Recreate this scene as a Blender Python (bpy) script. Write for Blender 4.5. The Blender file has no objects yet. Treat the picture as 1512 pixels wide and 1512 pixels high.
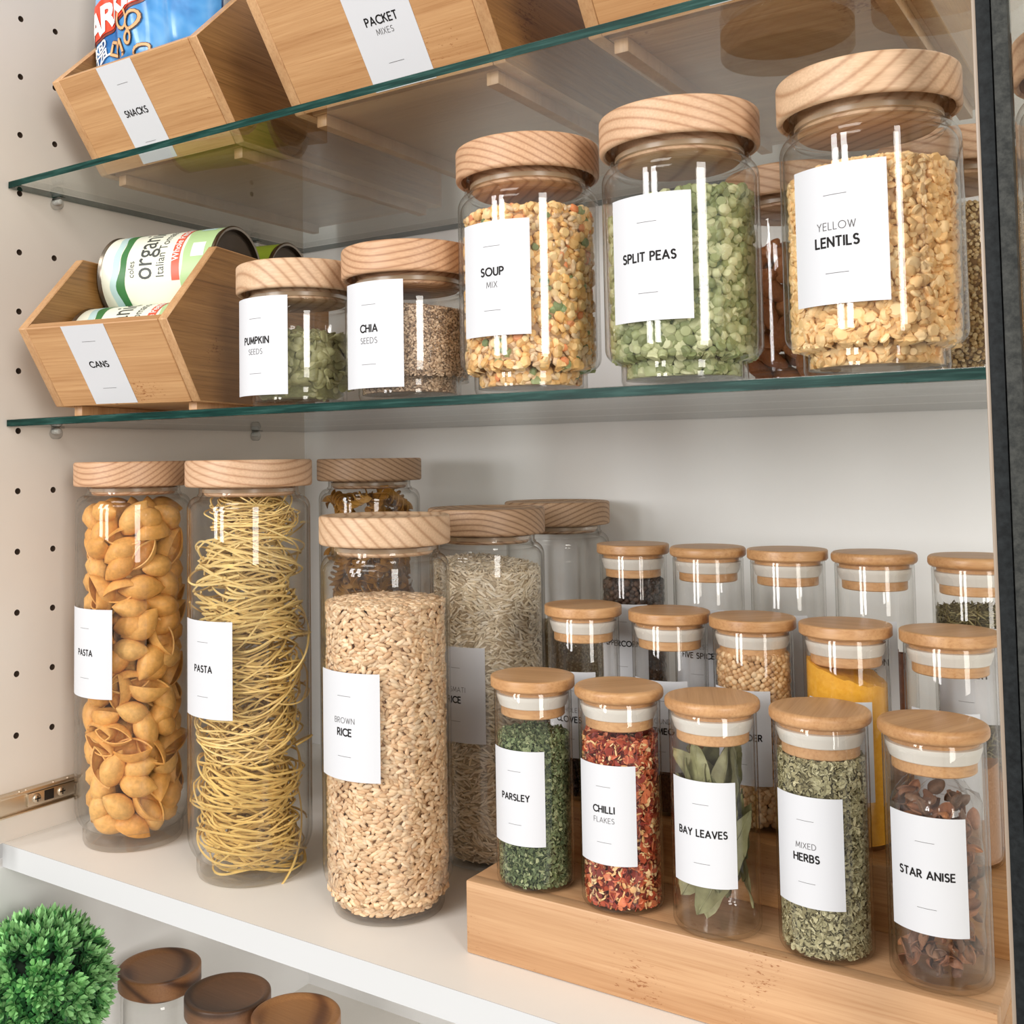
import bpy, bmesh, math, random
import numpy as np
from mathutils import Matrix, Vector, noise
PI = math.pi
random.seed(7)
rng = np.random.default_rng(11)
scn = bpy.context.scene
COL = scn.collection

# ------------------------------------------------------------------ camera
cam_d = bpy.data.cameras.new('camera')
cam = bpy.data.objects.new('camera', cam_d)
COL.objects.link(cam)
yaw, pit, rol = 0.6079, 0.0525, -0.0140
F = Vector((-math.sin(yaw)*math.cos(pit), math.cos(yaw)*math.cos(pit), math.sin(pit)))
R0 = Vector((math.cos(yaw), math.sin(yaw), 0)); U0 = R0.cross(F)
Rv = R0*math.cos(rol)+U0*math.sin(rol); Uv = -R0*math.sin(rol)+U0*math.cos(rol)
M = Matrix((Rv, Uv, -F)).transposed().to_4x4()
M.translation = Vector((0.7989, -0.5247, 0.3046))
cam.matrix_world = M
cam_d.sensor_width = 36
cam_d.lens = 1592.24*36/1512
cam_d.shift_x = (756-646.44)/1512
cam_d.shift_y = (593.99-756)/1512
cam_d.clip_start = 0.02
scn.camera = cam
scn.view_settings.view_transform = 'Standard'
scn.view_settings.look = 'None'
scn.view_settings.gamma = 1
scn.view_settings.use_curve_mapping = False
scn.view_settings.exposure = 0.33
scn.cycles.transparent_max_bounces = 40
scn.cycles.max_bounces = 8
scn.cycles.glossy_bounces = 4

# ------------------------------------------------------------------ world, windows' daylight and an added right-hand fill
w = bpy.data.worlds.new('room_light'); scn.world = w; w.use_nodes = True
w.node_tree.nodes['Background'].inputs[0].default_value = (1.0, 0.955, 0.90, 1)
w.node_tree.nodes['Background'].inputs[1].default_value = 0.36

def area(name, loc, target, sx, sy, power, col):
    d = bpy.data.lights.new(name, 'AREA'); d.shape = 'RECTANGLE'; d.size = sx; d.size_y = sy
    d.energy = power; d.color = col
    o = bpy.data.objects.new(name, d); COL.objects.link(o)
    o.location = loc
    o.rotation_euler = (Vector(target)-Vector(loc)).to_track_quat('-Z', 'Y').to_euler()
    return o
area('window_and_fill_light', (-0.75, -2.5, 0.85), (0.45, 0.1, 0.3), 0.36, 1.2, 23, (1.0, 0.98, 0.96))
area('window_and_fill_light', (-0.15, -2.7, 0.85), (0.45, 0.1, 0.3), 0.36, 1.2, 23, (1.0, 0.98, 0.96))
area('window_and_fill_light', (2.75, -1.6, 0.80), (0.30, 0.1, 0.3), 0.60, 1.3, 32, (1.0, 0.96, 0.90))  # fill added on the right to brighten the left panel
area('ceiling_lamp', (0.35, -1.30, 1.75), (0.4, 0.1, 0.1), 0.8, 0.5, 9, (1.0, 0.96, 0.90))

# ------------------------------------------------------------------ materials
def lin(c):
    return tuple(((v/255)/12.92 if v/255 <= 0.04045 else ((v/255+0.055)/1.055)**2.4) for v in c)+(1,)

def mat(name, col=(200, 200, 200), rough=0.5, metal=0.0, spec=0.5, linear=False, alpha=None, trans=0.0, sss=0):
    m = bpy.data.materials.new(name); m.use_nodes = True
    b = m.node_tree.nodes['Principled BSDF']
    b.inputs['Base Color'].default_value = col if linear else lin(col)
    b.inputs['Roughness'].default_value = rough
    b.inputs['Metallic'].default_value = metal
    b.inputs['Specular IOR Level'].default_value = spec
    if trans: b.inputs['Transmission Weight'].default_value = trans
    return m

def N(m, t, **kw):
    n = m.node_tree.nodes.new(t)
    for k, v in kw.items():
        setattr(n, k, v)
    return n

def L(m, a, b): m.node_tree.links.new(a, b)

def coords(m, scale=(1, 1, 1), rot=(0, 0, 0), rand=True):
    tc = N(m, 'ShaderNodeTexCoord'); mp = N(m, 'ShaderNodeMapping')
    mp.inputs['Scale'].default_value = scale; mp.inputs['Rotation'].default_value = rot
    L(m, tc.outputs['Object'], mp.inputs['Vector'])
    if rand:
        oi = N(m, 'ShaderNodeObjectInfo'); mu = N(m, 'ShaderNodeVectorMath', operation='MULTIPLY')
        mu.inputs[1].default_value = (3.1, 1.7, 2.3)
        cx = N(m, 'ShaderNodeCombineXYZ')
        for i in range(3): L(m, oi.outputs['Random'], cx.inputs[i])
        L(m, cx.outputs[0], mu.inputs[0]); L(m, mu.outputs[0], mp.inputs['Location'])
    return mp.outputs['Vector']

def ramp(m, fac, stops):
    r = N(m, 'ShaderNodeValToRGB'); e = r.color_ramp.elements
    e[0].position, e[0].color = stops[0][0], lin(stops[0][1])
    e[1].position, e[1].color = stops[-1][0], lin(stops[-1][1])
    for p, c in stops[1:-1]:
        x = e.new(p); x.color = lin(c)
    L(m, fac, r.inputs[0]); return r.outputs[0]

def mixc(m, fac, a, b, bt='MULTIPLY'):
    x = N(m, 'ShaderNodeMix', data_type='RGBA', blend_type=bt)
    if isinstance(fac, float): x.inputs[0].default_value = fac
    else: L(m, fac, x.inputs[0])
    for i, v in ((6, a), (7, b)):
        if isinstance(v, tuple): x.inputs[i].default_value = v
        else: L(m, v, x.inputs[i])
    return x.outputs[2]

def bump(m, h, strength, dist=0.001):
    b = N(m, 'ShaderNodeBump'); b.inputs['Strength'].default_value = strength; b.inputs['Distance'].default_value = dist
    L(m, h, b.inputs['Height']); L(m, b.outputs[0], m.node_tree.nodes['Principled BSDF'].inputs['Normal'])

def noise_t(m, vec, scale, detail=4, rough=.6, dist=0):
    n = N(m, 'ShaderNodeTexNoise'); n.inputs['Scale'].default_value = scale
    n.inputs['Detail'].default_value = detail; n.inputs['Roughness'].default_value = rough
    n.inputs['Distortion'].default_value = dist
    L(m, vec, n.inputs['Vector']); return n.outputs[0]

def ring_wood(name, light, dark, scale=70, rot=(0.35, 0.5, 0.6), rough=.5):
    """turned ash: curved growth rings with a fine grain"""
    m = mat(name, light, rough)
    v = coords(m, (1, 1, 1), rot)
    wv = N(m, 'ShaderNodeTexWave', wave_type='RINGS', rings_direction='Y'); wv.inputs['Scale'].default_value = scale
    wv.inputs['Distortion'].default_value = 7; wv.inputs['Detail'].default_value = 2; wv.inputs['Detail Scale'].default_value = 0.12
    L(m, v, wv.inputs['Vector'])
    mid = tuple(int(a*.6+b*.4) for a, b in zip(light, dark))
    c = ramp(m, wv.outputs['Fac'], [(0.0, dark), (0.10, mid), (0.34, light), (1.0, tuple(min(255, a+6) for a in light))])
    f = noise_t(m, coords(m, (30, 900, 900), rot), 1.0, 3)
    c2 = mixc(m, .35, c, ramp(m, f, [(.3, (180, 165, 150)), (.7, (255, 255, 255))]))
    L(m, c2, m.node_tree.nodes['Principled BSDF'].inputs['Base Color'])
    bump(m, f, .12, .0005)
    return m

def bamboo(name, light, dark, axis='X', strip=0.02, rough=.42, knots=True):
    """laminated bamboo: strips, fine long streaks, a few darker nodes"""
    m = mat(name, light, rough)
    s_long, s_short = 14, 620
    sc = {'X': (s_long, s_short, s_short), 'Y': (s_short, s_long, s_short), 'Z': (s_short, s_short, s_long)}[axis]
    f = noise_t(m, coords(m, sc), 1.0, 5, .65, .3)
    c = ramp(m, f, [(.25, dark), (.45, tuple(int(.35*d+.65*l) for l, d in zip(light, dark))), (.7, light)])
    big = noise_t(m, coords(m, tuple(x/12 for x in sc)), 1.0, 2)
    c2 = mixc(m, .55, c, ramp(m, big, [(.3, (205, 185, 160)), (.65, (255, 255, 255))]))
    if knots:
        k = noise_t(m, coords(m, (18, 18, 18)), 1.0, 1)
        fine = noise_t(m, coords(m, (300, 300, 900)), 1.0, 2)
        mul = N(m, 'ShaderNodeMath', operation='MULTIPLY'); L(m, k, mul.inputs[0]); L(m, fine, mul.inputs[1])
        c2 = mixc(m, .8, c2, ramp(m, mul.outputs[0], [(.41, (255, 255, 255)), (.47, (190, 150, 110))]))
    L(m, c2, m.node_tree.nodes['Principled BSDF'].inputs['Base Color'])
    bump(m, f, .1, .0004)
    return m

def glassy(name, tint=(.985, .99, .985), edge=(.62, .62, .58), power=3.0, f0=.04, rough=0.0):
    """thin clear glass: see-through, Schlick reflection, darker where one looks along the wall"""
    m = bpy.data.materials.new(name); m.use_nodes = True; nt = m.node_tree; nt.nodes.clear()
    out = N(m, 'ShaderNodeOutputMaterial'); mx = N(m, 'ShaderNodeMixShader')
    tr = N(m, 'ShaderNodeBsdfTransparent'); gl = N(m, 'ShaderNodeBsdfGlossy'); gl.inputs['Roughness'].default_value = rough
    lw = N(m, 'ShaderNodeLayerWeight'); lw.inputs['Blend'].default_value = .5
    p5 = N(m, 'ShaderNodeMath', operation='POWER'); L(m, lw.outputs['Facing'], p5.inputs[0]); p5.inputs[1].default_value = 5
    fr = N(m, 'ShaderNodeMath', operation='MULTIPLY_ADD'); L(m, p5.outputs[0], fr.inputs[0]); fr.inputs[1].default_value = 1-f0; fr.inputs[2].default_value = f0
    pe = N(m, 'ShaderNodeMath', operation='POWER'); L(m, lw.outputs['Facing'], pe.inputs[0]); pe.inputs[1].default_value = power
    L(m, mixc(m, pe.outputs[0], tint+(1,), edge+(1,), 'MIX'), tr.inputs[0])
    L(m, fr.outputs[0], mx.inputs[0]); L(m, tr.outputs[0], mx.inputs[1]); L(m, gl.outputs[0], mx.inputs[2])
    L(m, mx.outputs[0], out.inputs[0])
    return m

def grainy(name, rough=.5, spec=.4, bumps=0, nscale=900):
    """material of small loose pieces: each piece's own colour comes from the mesh"""
    m = mat(name, (200, 200, 200), rough, spec=spec)
    a = N(m, 'ShaderNodeAttribute', attribute_name='piece_colour')
    L(m, a.outputs['Color'], m.node_tree.nodes['Principled BSDF'].inputs['Base Color'])
    if bumps:
        bump(m, noise_t(m, coords(m, rand=False), nscale, 3), bumps, .001)
    return m

def varied(name, stops, rough=.5, bumps=.2, nscale=300, spec=.4):
    """pieces that are objects: colour picked per object"""
    m = mat(name, stops[0], rough, spec=spec)
    oi = N(m, 'ShaderNodeObjectInfo')
    c = ramp(m, oi.outputs['Random'], [(i/(len(stops)-1), s) for i, s in enumerate(stops)])
    f = noise_t(m, coords(m), nscale, 3)
    c = mixc(m, .5, c, ramp(m, f, [(.3, (185, 175, 165)), (.7, (255, 255, 255))]))
    L(m, c, m.node_tree.nodes['Principled BSDF'].inputs['Base Color'])
    if bumps: bump(m, f, bumps, .0008)
    return m

def speckled(name, stops, scale, rough=.8, bumps=.3):
    m = mat(name, stops[0][1], rough, spec=.2)
    f = noise_t(m, coords(m), scale, 4, .7)
    L(m, ramp(m, f, stops), m.node_tree.nodes['Principled BSDF'].inputs['Base Color'])
    bump(m, f, bumps, .001)
    return m

MT = {}
MT['wall'] = speckled('panel_shaded_tone', [(.3, (230, 222, 213)), (.7, (233, 226, 217))], 6, .55, .02)  # left panel, its warm shade put into the paint colour
MT['wall_back'] = speckled('panel_lifted_tone', [(.3, (243, 243, 243)), (.7, (246, 246, 246))], 6, .5, .02)  # same paint lifted towards white, missing light put into the colour
MT['shelf'] = speckled('white_laminate', [(.3, (238, 234, 228)), (.7, (240, 237, 231))], 8, .35, .02)
MT['shelf_edge'] = mat('white_edge_band', (204, 206, 208), .4)
MT['hole'] = mat('hole_dark', (92, 74, 60), .8)
MT['sheet'] = glassy('shelf_glass', (.965, .985, .975), (.86, .91, .89), 4, .04)
MT['edge'] = mat('green_glass_edge', (40, 100, 92), .35, spec=.12)
_f = noise_t(MT['edge'], coords(MT['edge'], (26, 200, 500)), 1.0, 4)
L(MT['edge'], ramp(MT['edge'], _f, [(.3, (4, 34, 30)), (.5, (14, 54, 48)), (.8, (56, 92, 86))]), MT['edge'].node_tree.nodes['Principled BSDF'].inputs['Base Color'])
MT['jar'] = glassy('jar_glass', (.995, .995, .992), (.78, .76, .72), 4, .04)
MT['tube'] = glassy('tube_glass', (.995, .995, .992), (.78, .76, .72), 4, .04)
MT['film'] = glassy('plastic_film', (.97, .965, .96), (.8, .78, .76), 3, .07, .08)
MT['pin'] = glassy('clear_plastic', (.96, .96, .96), (.7, .72, .72), 2, .08, .1)
MT['pane'] = glassy('door_glass', (.93, .92, .90), (.7, .7, .68), 3, .04)
MT['ash'] = [ring_wood('ash_wood', (212, 174, 140), (182, 138, 104), 60, (.35, .5, .6)),
             ring_wood('ash_wood_close_rings', (206, 164, 128), (172, 126, 92), 84, (.15, .75, .9)),
             ring_wood('ash_wood_wavy', (214, 180, 146), (184, 144, 110), 48, (.8, .2, .3))]
MT['ash_shaded'] = ring_wood('shaded_ash_wood', (184, 150, 118), (138, 104, 76), 84, (.5, .6, .2))  # ash of the deep-set back lids, their shade put into the colour
MT['acacia'] = ring_wood('acacia_wood', (150, 104, 66), (88, 56, 36), 16, (.5, .6, .2), .45)
MT['acacia2'] = ring_wood('dark_acacia_wood', (124, 88, 62), (70, 48, 34), 14, (.2, .9, .4), .45)
MT['acacia3'] = ring_wood('amber_acacia_wood', (166, 116, 70), (112, 70, 40), 15, (.9, .3, .8), .45)
MT['bamboo_lid'] = bamboo('bamboo_lid', (212, 168, 120), (180, 130, 84), 'X', rough=.38, knots=False)
MT['bamboo_lid2'] = bamboo('pale_bamboo_lid', (214, 170, 124), (184, 134, 88), 'Y', rough=.38, knots=False)
MT['bamboo'] = bamboo('bamboo_board', (212, 168, 120), (176, 126, 78), 'X')
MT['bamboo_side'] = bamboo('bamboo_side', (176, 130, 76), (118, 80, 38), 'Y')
MT['bamboo_end'] = bamboo('bamboo_edge', (214, 172, 126), (184, 136, 92), 'Z', knots=False)
MT['riser'] = bamboo('riser_bamboo', (212, 172, 132), (186, 140, 98), 'X')
MT['riser_warm'] = bamboo('riser_step_bamboo', (206, 158, 106), (160, 108, 60), 'X')
MT['silicone'] = mat('silicone_ring', (228, 224, 216), .35, trans=.15)
MT['seal'] = mat('translucent_seal', (176, 150, 120), .3, trans=.3)
MT['paper'] = mat('label_paper', (212, 214, 219), .55, spec=.3)
MT['ink'] = mat('black_ink', (26, 24, 24), .6, spec=.2)
MT['ink_grey'] = mat('grey_ink', (96, 94, 94), .6, spec=.2)
MT['frame'] = speckled('dark_frame', [(.35, (14, 17, 19)), (.7, (34, 38, 40))], 260, .6, .15)
MT['frame2'] = speckled('grey_frame', [(.35, (40, 42, 41)), (.7, (70, 71, 68))], 260, .6, .15)
MT['strip'] = mat('beige_seal_strip', (176, 158, 140), .35)
MT['metal'] = mat('nickel_plate', (214, 200, 180), .36, 1.0)
MT['peg'] = mat('pale_peg', (206, 206, 202), .35)
MT['metal_dark'] = mat('dark_slot', (30, 26, 24), .4)
MT['tin'] = mat('tin_rim', (150, 140, 128), .3, 1.0)
MT['tin_dark'] = mat('tin_end_dark', (78, 66, 54), .35, .8)

# ------------------------------------------------------------------ mesh helpers
def new_mesh(name, v, f, mats, parent=None, smooth=None, loc=None, mi=None):
    me = bpy.data.meshes.new(name)
    me.from_pydata([tuple(p) for p in v], [], [tuple(q) for q in f])
    for m in (mats if isinstance(mats, (list, tuple)) else [mats]): me.materials.append(m)
    if mi is not None: me.polygons.foreach_set('material_index', np.asarray(mi, dtype=np.int32))
    if smooth is not None:
        me.polygons.foreach_set('use_smooth', np.ones(len(me.polygons), dtype=bool))
        me.set_sharp_from_angle(angle=math.radians(smooth))
    me.update()
    o = bpy.data.objects.new(name, me); COL.objects.link(o)
    if parent: o.parent = parent
    if loc is not None: o.location = loc
    return o

def tag(o, label=None, cat=None, group=None, kind=None):
    if label: o['label'] = label
    if cat: o['category'] = cat
    if group: o['group'] = group
    if kind: o['kind'] = kind
    return o

def thing(name, label, cat, loc=(0, 0, 0), rz=0, group=None):
    o = bpy.data.objects.new(name, None); o.empty_display_size = .01; COL.objects.link(o)
    o.location = loc; o.rotation_euler = (0, 0, rz)
    return tag(o, label, cat, group)

def box_v(x0, x1, y0, y1, z0, z1, bev=0.0):
    bm = bmesh.new(); bmesh.ops.create_cube(bm, size=1)
    for v in bm.verts:
        v.co = ((x0+x1)/2+v.co.x*(x1-x0), (y0+y1)/2+v.co.y*(y1-y0), (z0+z1)/2+v.co.z*(z1-z0))
    if bev: bmesh.ops.bevel(bm, geom=bm.edges[:], offset=bev, segments=2, affect='EDGES', profile=.5)
    bm.verts.index_update()
    v = [tuple(p.co) for p in bm.verts]; f = [[q.index for q in p.verts] for p in bm.faces]; bm.free()
    return v, f

def box(name, x0, x1, y0, y1, z0, z1, m, parent=None, bev=0.0, loc=None):
    v, f = box_v(x0, x1, y0, y1, z0, z1, bev)
    return new_mesh(name, v, f, m, parent, 35 if bev else None, loc)

def lathe_v(prof, n=72):
    v = []; f = []; idx = []
    for r, z in prof:
        if r < 1e-7: idx.append([len(v)]*n); v.append((0, 0, z))
        else:
            idx.append(list(range(len(v), len(v)+n)))
            for k in range(n): v.append((r*math.cos(2*PI*k/n), r*math.sin(2*PI*k/n), z))
    for a, b in zip(idx[:-1], idx[1:]):
        for k in range(n):
            q = [a[k], a[(k+1) % n], b[(k+1) % n], b[k]]; u = []
            for i in q:
                if i not in u: u.append(i)
            if len(u) > 2: f.append(u)
    return v, f

def lathe(name, prof, m, parent=None, n=72, smooth=40, loc=None):
    v, f = lathe_v(prof, n); return new_mesh(name, v, f, m, parent, smooth, loc)

def arc(cx, cz, r, a0, a1, n=6, rz=None):
    rz = rz or r
    return [(cx+r*math.cos(math.radians(a0+(a1-a0)*i/n)), cz+rz*math.sin(math.radians(a0+(a1-a0)*i/n))) for i in range(n+1)]

def prism_v(poly, x0, x1, bev=.0008):
    """polygon in (y,z) extruded along x"""
    bm = bmesh.new()
    a = [bm.verts.new((x0, y, z)) for y, z in poly]; b = [bm.verts.new((x1, y, z)) for y, z in poly]
    n = len(poly); bm.faces.new(a); bm.faces.new(b[::-1])
    for i in range(n): bm.faces.new((a[i], b[i], b[(i+1) % n], a[(i+1) % n]))
    bmesh.ops.recalc_face_normals(bm, faces=bm.faces[:])
    if bev: bmesh.ops.bevel(bm, geom=bm.edges[:], offset=bev, segments=1, affect='EDGES')
    bm.verts.index_update()
    v = [tuple(p.co) for p in bm.verts]; f = [[q.index for q in p.verts] for p in bm.faces]; bm.free()
    return v, f

def tube_v(pts, r, n=5, r2=None):
    """simple tube along a polyline"""
    P = np.array(pts); T = np.gradient(P, axis=0); T /= np.linalg.norm(T, axis=1)[:, None]+1e-12
    ref = np.array([0.31, 0.2, 0.93]); A = np.cross(T, ref); A /= np.linalg.norm(A, axis=1)[:, None]+1e-9
    B = np.cross(T, A); v = []; f = []
    for k in range(n):
        a = 2*PI*k/n; v.append(P+r*(A*math.cos(a)+B*math.sin(a)))
    V = np.stack(v, 1).reshape(-1, 3); m = len(P)
    for i in range(m-1):
        for k in range(n): f.append((i*n+k, i*n+(k+1) % n, (i+1)*n+(k+1) % n, (i+1)*n+k))
    f.append(tuple(range(n-1, -1, -1))); f.append(tuple((m-1)*n+k for k in range(n)))
    return V, f

def join_v(parts):
    V = []; Fc = []; o = 0
    for v, f in parts:
        V.append(np.asarray(v, float)); Fc += [tuple(i+o for i in q) for q in f]; o += len(v)
    return np.vstack(V), Fc

# ------------------------------------------------------------------ lettering: a plain geometric stroke alphabet
def _arc(cx, cy, rx, ry, a0, a1, n=14):
    return [(cx+rx*math.cos(math.radians(a0+(a1-a0)*i/n)), cy+ry*math.sin(math.radians(a0+(a1-a0)*i/n))) for i in range(n+1)]
GL = {
 'A': (.74, [[(0, 0), (.37, 1), (.74, 0)], [(.13, .3), (.61, .3)]]),
 'B': (.54, [[(0, 0), (0, 1), (.27, 1)]+_arc(.27, .76, .22, .24, 90, -90)+[(0, .52)], [(.27, .52)]+_arc(.28, .26, .26, .26, 90, -90)+[(0, 0)]]),
 'C': (.78, [_arc(.5, .5, .5, .5, 45, 315, 20)]),
 'D': (.70, [[(0, 0), (0, 1), (.22, 1)]+_arc(.22, .5, .48, .5, 90, -90)+[(0, 0)]]),
 'E': (.48, [[(.48, 1), (0, 1), (0, 0), (.48, 0)], [(0, .52), (.42, .52)]]),
 'F': (.46, [[(.46, 1), (0, 1), (0, 0)], [(0, .5), (.4, .5)]]),
 'G': (.86, [_arc(.5, .5, .5, .5, 45, 360, 20)+[(.55, .5)]]),
 'H': (.64, [[(0, 0), (0, 1)], [(.64, 0), (.64, 1)], [(0, .52), (.64, .52)]]),
 'I': (.04, [[(.02, 0), (.02, 1)]]),
 'K': (.58, [[(0, 0), (0, 1)], [(.54, 1), (0, .42)], [(.2, .62), (.58, 0)]]),
 'L': (.44, [[(0, 1), (0, 0), (.44, 0)]]),
 'M': (.82, [[(0, 0), (.08, 1), (.41, .15), (.74, 1), (.82, 0)]]),
 'N': (.66, [[(0, 0), (0, 1), (.66, 0), (.66, 1)]]),
 'O': (.98, [_arc(.49, .5, .49, .5, 0, 360, 24)]),
 'P': (.50, [[(0, 0), (0, 1), (.24, 1)]+_arc(.24, .74, .26, .26, 90, -90)+[(0, .48)]]),
 'R': (.54, [[(0, 0), (0, 1), (.24, 1)]+_arc(.24, .74, .25, .26, 90, -90)+[(0, .48)], [(.22, .48), (.54, 0)]]),
 'S': (.50, [_arc(.26, .76, .22, .24, 40, 270, 12)+_arc(.25, .26, .25, .26, 90, -140, 12)]),
 'T': (.56, [[(0, 1), (.56, 1)], [(.28, 1), (.28, 0)]]),
 'U': (.60, [[(0, 1), (0, .32)]+_arc(.3, .32, .3, .32, 180, 360, 12)+[(.6, 1)]]),
 'V': (.68, [[(0, 1), (.34, 0), (.68, 1)]]),
 'W': (.98, [[(0, 1), (.26, 0), (.49, .95), (.72, 0), (.98, 1)]]),
 'X': (.62, [[(0, 0), (.6, 1)], [(.02, 1), (.62, 0)]]),
 'Y': (.62, [[(0, 1), (.31, .48), (.62, 1)], [(.31, .48), (.31, 0)]]),
 ' ': (.22, []),
}
def text_strokes(txt, cap, cx, cy):
    """polylines of a centred line of capitals"""
    gap = .27; wd = sum(GL[c][0] for c in txt)+gap*(len(txt)-1); x = -wd/2; out = []
    for c in txt:
        w_, st = GL[c]
        for s in st: out.append([((x+a)*cap+cx, (b-.5)*cap+cy) for a, b in s])
        x += w_+gap
    return out
def ribbon(poly, wdt):
    P = np.array(poly); n = len(P); D = np.gradient(P, axis=0) if n > 2 else np.repeat((P[1:]-P[:1]), 2, 0)
    v = []; f = []
    for i in range(n-1):   # a quad per segment, slightly overlong so corners close
        d = P[i+1]-P[i]; l = np.hypot(*d)
        if l < 1e-9: continue
        d = d/l; nn = np.array([-d[1], d[0]])*wdt/2; e = d*wdt*.32
        b = len(v); v += [P[i]-e-nn, P[i+1]+e-nn, P[i+1]+e+nn, P[i]-e+nn]; f.append((b, b+1, b+2, b+3))
    return v, f

def label_on(parent, r, z0, z1, half, lines, phi0=-90, scale=1.0, cap_shift=0):
    """paper label wrapped on a jar: lines = [(text, bold)] ; half = half angle in degrees"""
    n = 20; v = []; f = []; t = .00018
    for k in range(n+1):
        a = math.radians(phi0-half+2*half*k/n); c, s = math.cos(a), math.sin(a)
        for rr in (r+.0001, r+.0001+t):
            v += [(rr*c, rr*s, z0), (rr*c, rr*s, z1)]
    for k in range(n):
        a = 4*k; b = a+4
        f += [(a+2, b+2, b+3, a+3), (a, a+1, b+1, b), (a+1, a+3, b+3, b+1), (a, b, b+2, a+2)]
    f += [(0, 2, 3, 1), (4*n, 4*n+1, 4*n+3, 4*n+2)]
    lab = new_mesh('label', v, f, MT['paper'], parent, 30)
    lab['label'] = 'white paper label reading '+' '.join(q[0] for q in lines) if lines else 'plain white paper label'
    H = z1-z0; zc = (z0+z1)/2
    R = r+.0001+t+.00012
    def wrap(vs): return [(R*math.cos(math.radians(phi0)+x/R), R*math.sin(math.radians(phi0)+x/R), z) for x, z in vs]
    capb, capt = .0044*scale, .0035*scale
    V = []; Fc = []; mi = []
    def add(poly, wd, m):
        a, b = ribbon(poly, wd); o = len(V); V.extend(a); Fc.extend([tuple(i+o for i in q) for q in b]); mi.extend([m]*len(b))
    if len(lines) == 1: ys = [zc+.0004]
    else: ys = [zc+.0038*scale, zc-.0038*scale]
    for (t_, bold), y in zip(lines, ys):
        for s in text_strokes(t_, capb if bold else capt, 0, y): add(s, (.00092 if bold else .00034)*scale, 0 if bold else 1)
    for zz in (z0+.22*H, z1-.22*H): add([(-.0055*scale, zz), (0, zz), (.0055*scale, zz)], .00026*scale, 1)
    lt = new_mesh('lettering', wrap(V), Fc, [MT['ink'], MT['ink_grey']], lab, None, mi=mi)
    return lab

def font_mesh(txt, size, shear=0, offset=0, space=1, align='CENTER'):
    cu = bpy.data.curves.new('t', 'FONT'); cu.body = txt; cu.size = size; cu.shear = shear; cu.offset = offset
    cu.space_character = space; cu.align_x = align; cu.align_y = 'CENTER'; cu.resolution_u = 3
    o = bpy.data.objects.new('t', cu); COL.objects.link(o)
    dg = bpy.context.evaluated_depsgraph_get(); dg.update()
    me = bpy.data.meshes.new_from_object(o.evaluated_get(dg))
    bm = bmesh.new(); bm.from_mesh(me); bmesh.ops.triangulate(bm, faces=bm.faces[:])
    bmesh.ops.subdivide_edges(bm, edges=[e for e in bm.edges if e.calc_length() > size*.25], cuts=1)
    v = [tuple(p.co) for p in bm.verts]; f = [[q.index for q in p.verts] for p in bm.faces]
    bm.free(); bpy.data.objects.remove(o); bpy.data.meshes.remove(me)
    return v, f

# ------------------------------------------------------------------ loose contents
def ellipsoid(lx, ly, lz, seg=6, rings=3, pointy=0, flat=0):
    v = [(-lx/2, 0, 0)]; f = []
    for i in range(1, rings+1):
        a = PI*i/(rings+1); x = -math.cos(a)*lx/2; s = math.sin(a)**(1+pointy)
        for k in range(seg):
            b = 2*PI*k/seg; z = s*math.sin(b)*lz/2
            if flat and z < 0: z *= .15
            v.append((x, s*math.cos(b)*ly/2, z))
    v.append((lx/2, 0, 0)); e = len(v)-1
    for k in range(seg): f.append((0, 1+(k+1) % seg, 1+k))
    for i in range(rings-1):
        for k in range(seg):
            a = 1+i*seg+k; b = 1+i*seg+(k+1) % seg; f.append((a, b, b+seg)); f.append((a, b+seg, a+seg))
    o = 1+(rings-1)*seg
    for k in range(seg): f.append((o+k, o+(k+1) % seg, e))
    return np.array(v, float), np.array(f)

def disc_piece(d, t, seg=8, dome=0):
    """lens or half pea; axis z"""
    v = [(0, 0, t/2+dome)]; f = []
    for rr, z in ((.72, t/2+dome*.6), (1, 0), (.8, -t/2)):
        for k in range(seg): v.append((d/2*rr*math.cos(2*PI*k/seg), d/2*rr*math.sin(2*PI*k/seg), z))
    v.append((0, 0, -t/2)); e = len(v)-1
    for k in range(seg): f.append((0, 1+k, 1+(k+1) % seg)); f.append((e, 1+2*seg+(k+1) % seg, 1+2*seg+k))
    for i in range(2):
        for k in range(seg):
            a = 1+i*seg+k; b = 1+i*seg+(k+1) % seg; f.append((a, a+seg, b+seg)); f.append((a, b+seg, b))
    return np.array(v, float), np.array(f)

def flake_piece(l, w_, bend=.3, t=.00025):
    v = []; f = []
    for i, (x, ww) in enumerate(((-.5, .35), (-.1, 1), (.3, .8), (.5, .2))):
        z = -bend*x*x*l*2
        for s in (-1, 1):
            v.append((x*l, s*w_/2*ww, z+(.12*w_*s)))
    n = len(v); v += [(a, b, c-t) for a, b, c in v]
    for i in range(3):
        a = 2*i; f += [(a, a+2, a+3), (a, a+3, a+1), (n+a, n+a+3, n+a+2), (n+a, n+a+1, n+a+3)]
        f += [(a, n+a, n+a+2), (a, n+a+2, a+2), (a+1, a+3, n+a+3), (a+1, n+a+3, n+a+1)]
    return np.array(v, float), np.array(f)

def frames(Nn, T):
    Nn = Nn/np.linalg.norm(Nn, axis=1)[:, None]; T = T-(T*Nn).sum(1)[:, None]*Nn
    T /= np.linalg.norm(T, axis=1)[:, None]+1e-9; B = np.cross(Nn, T)
    return np.stack([T, B, Nn], 2)   # columns = local axes

def level(x, y, z1, tilt, mound, R):
    return z1+tilt[0]*x+tilt[1]*y+mound*(1-(x*x+y*y)/(R*R))

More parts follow.
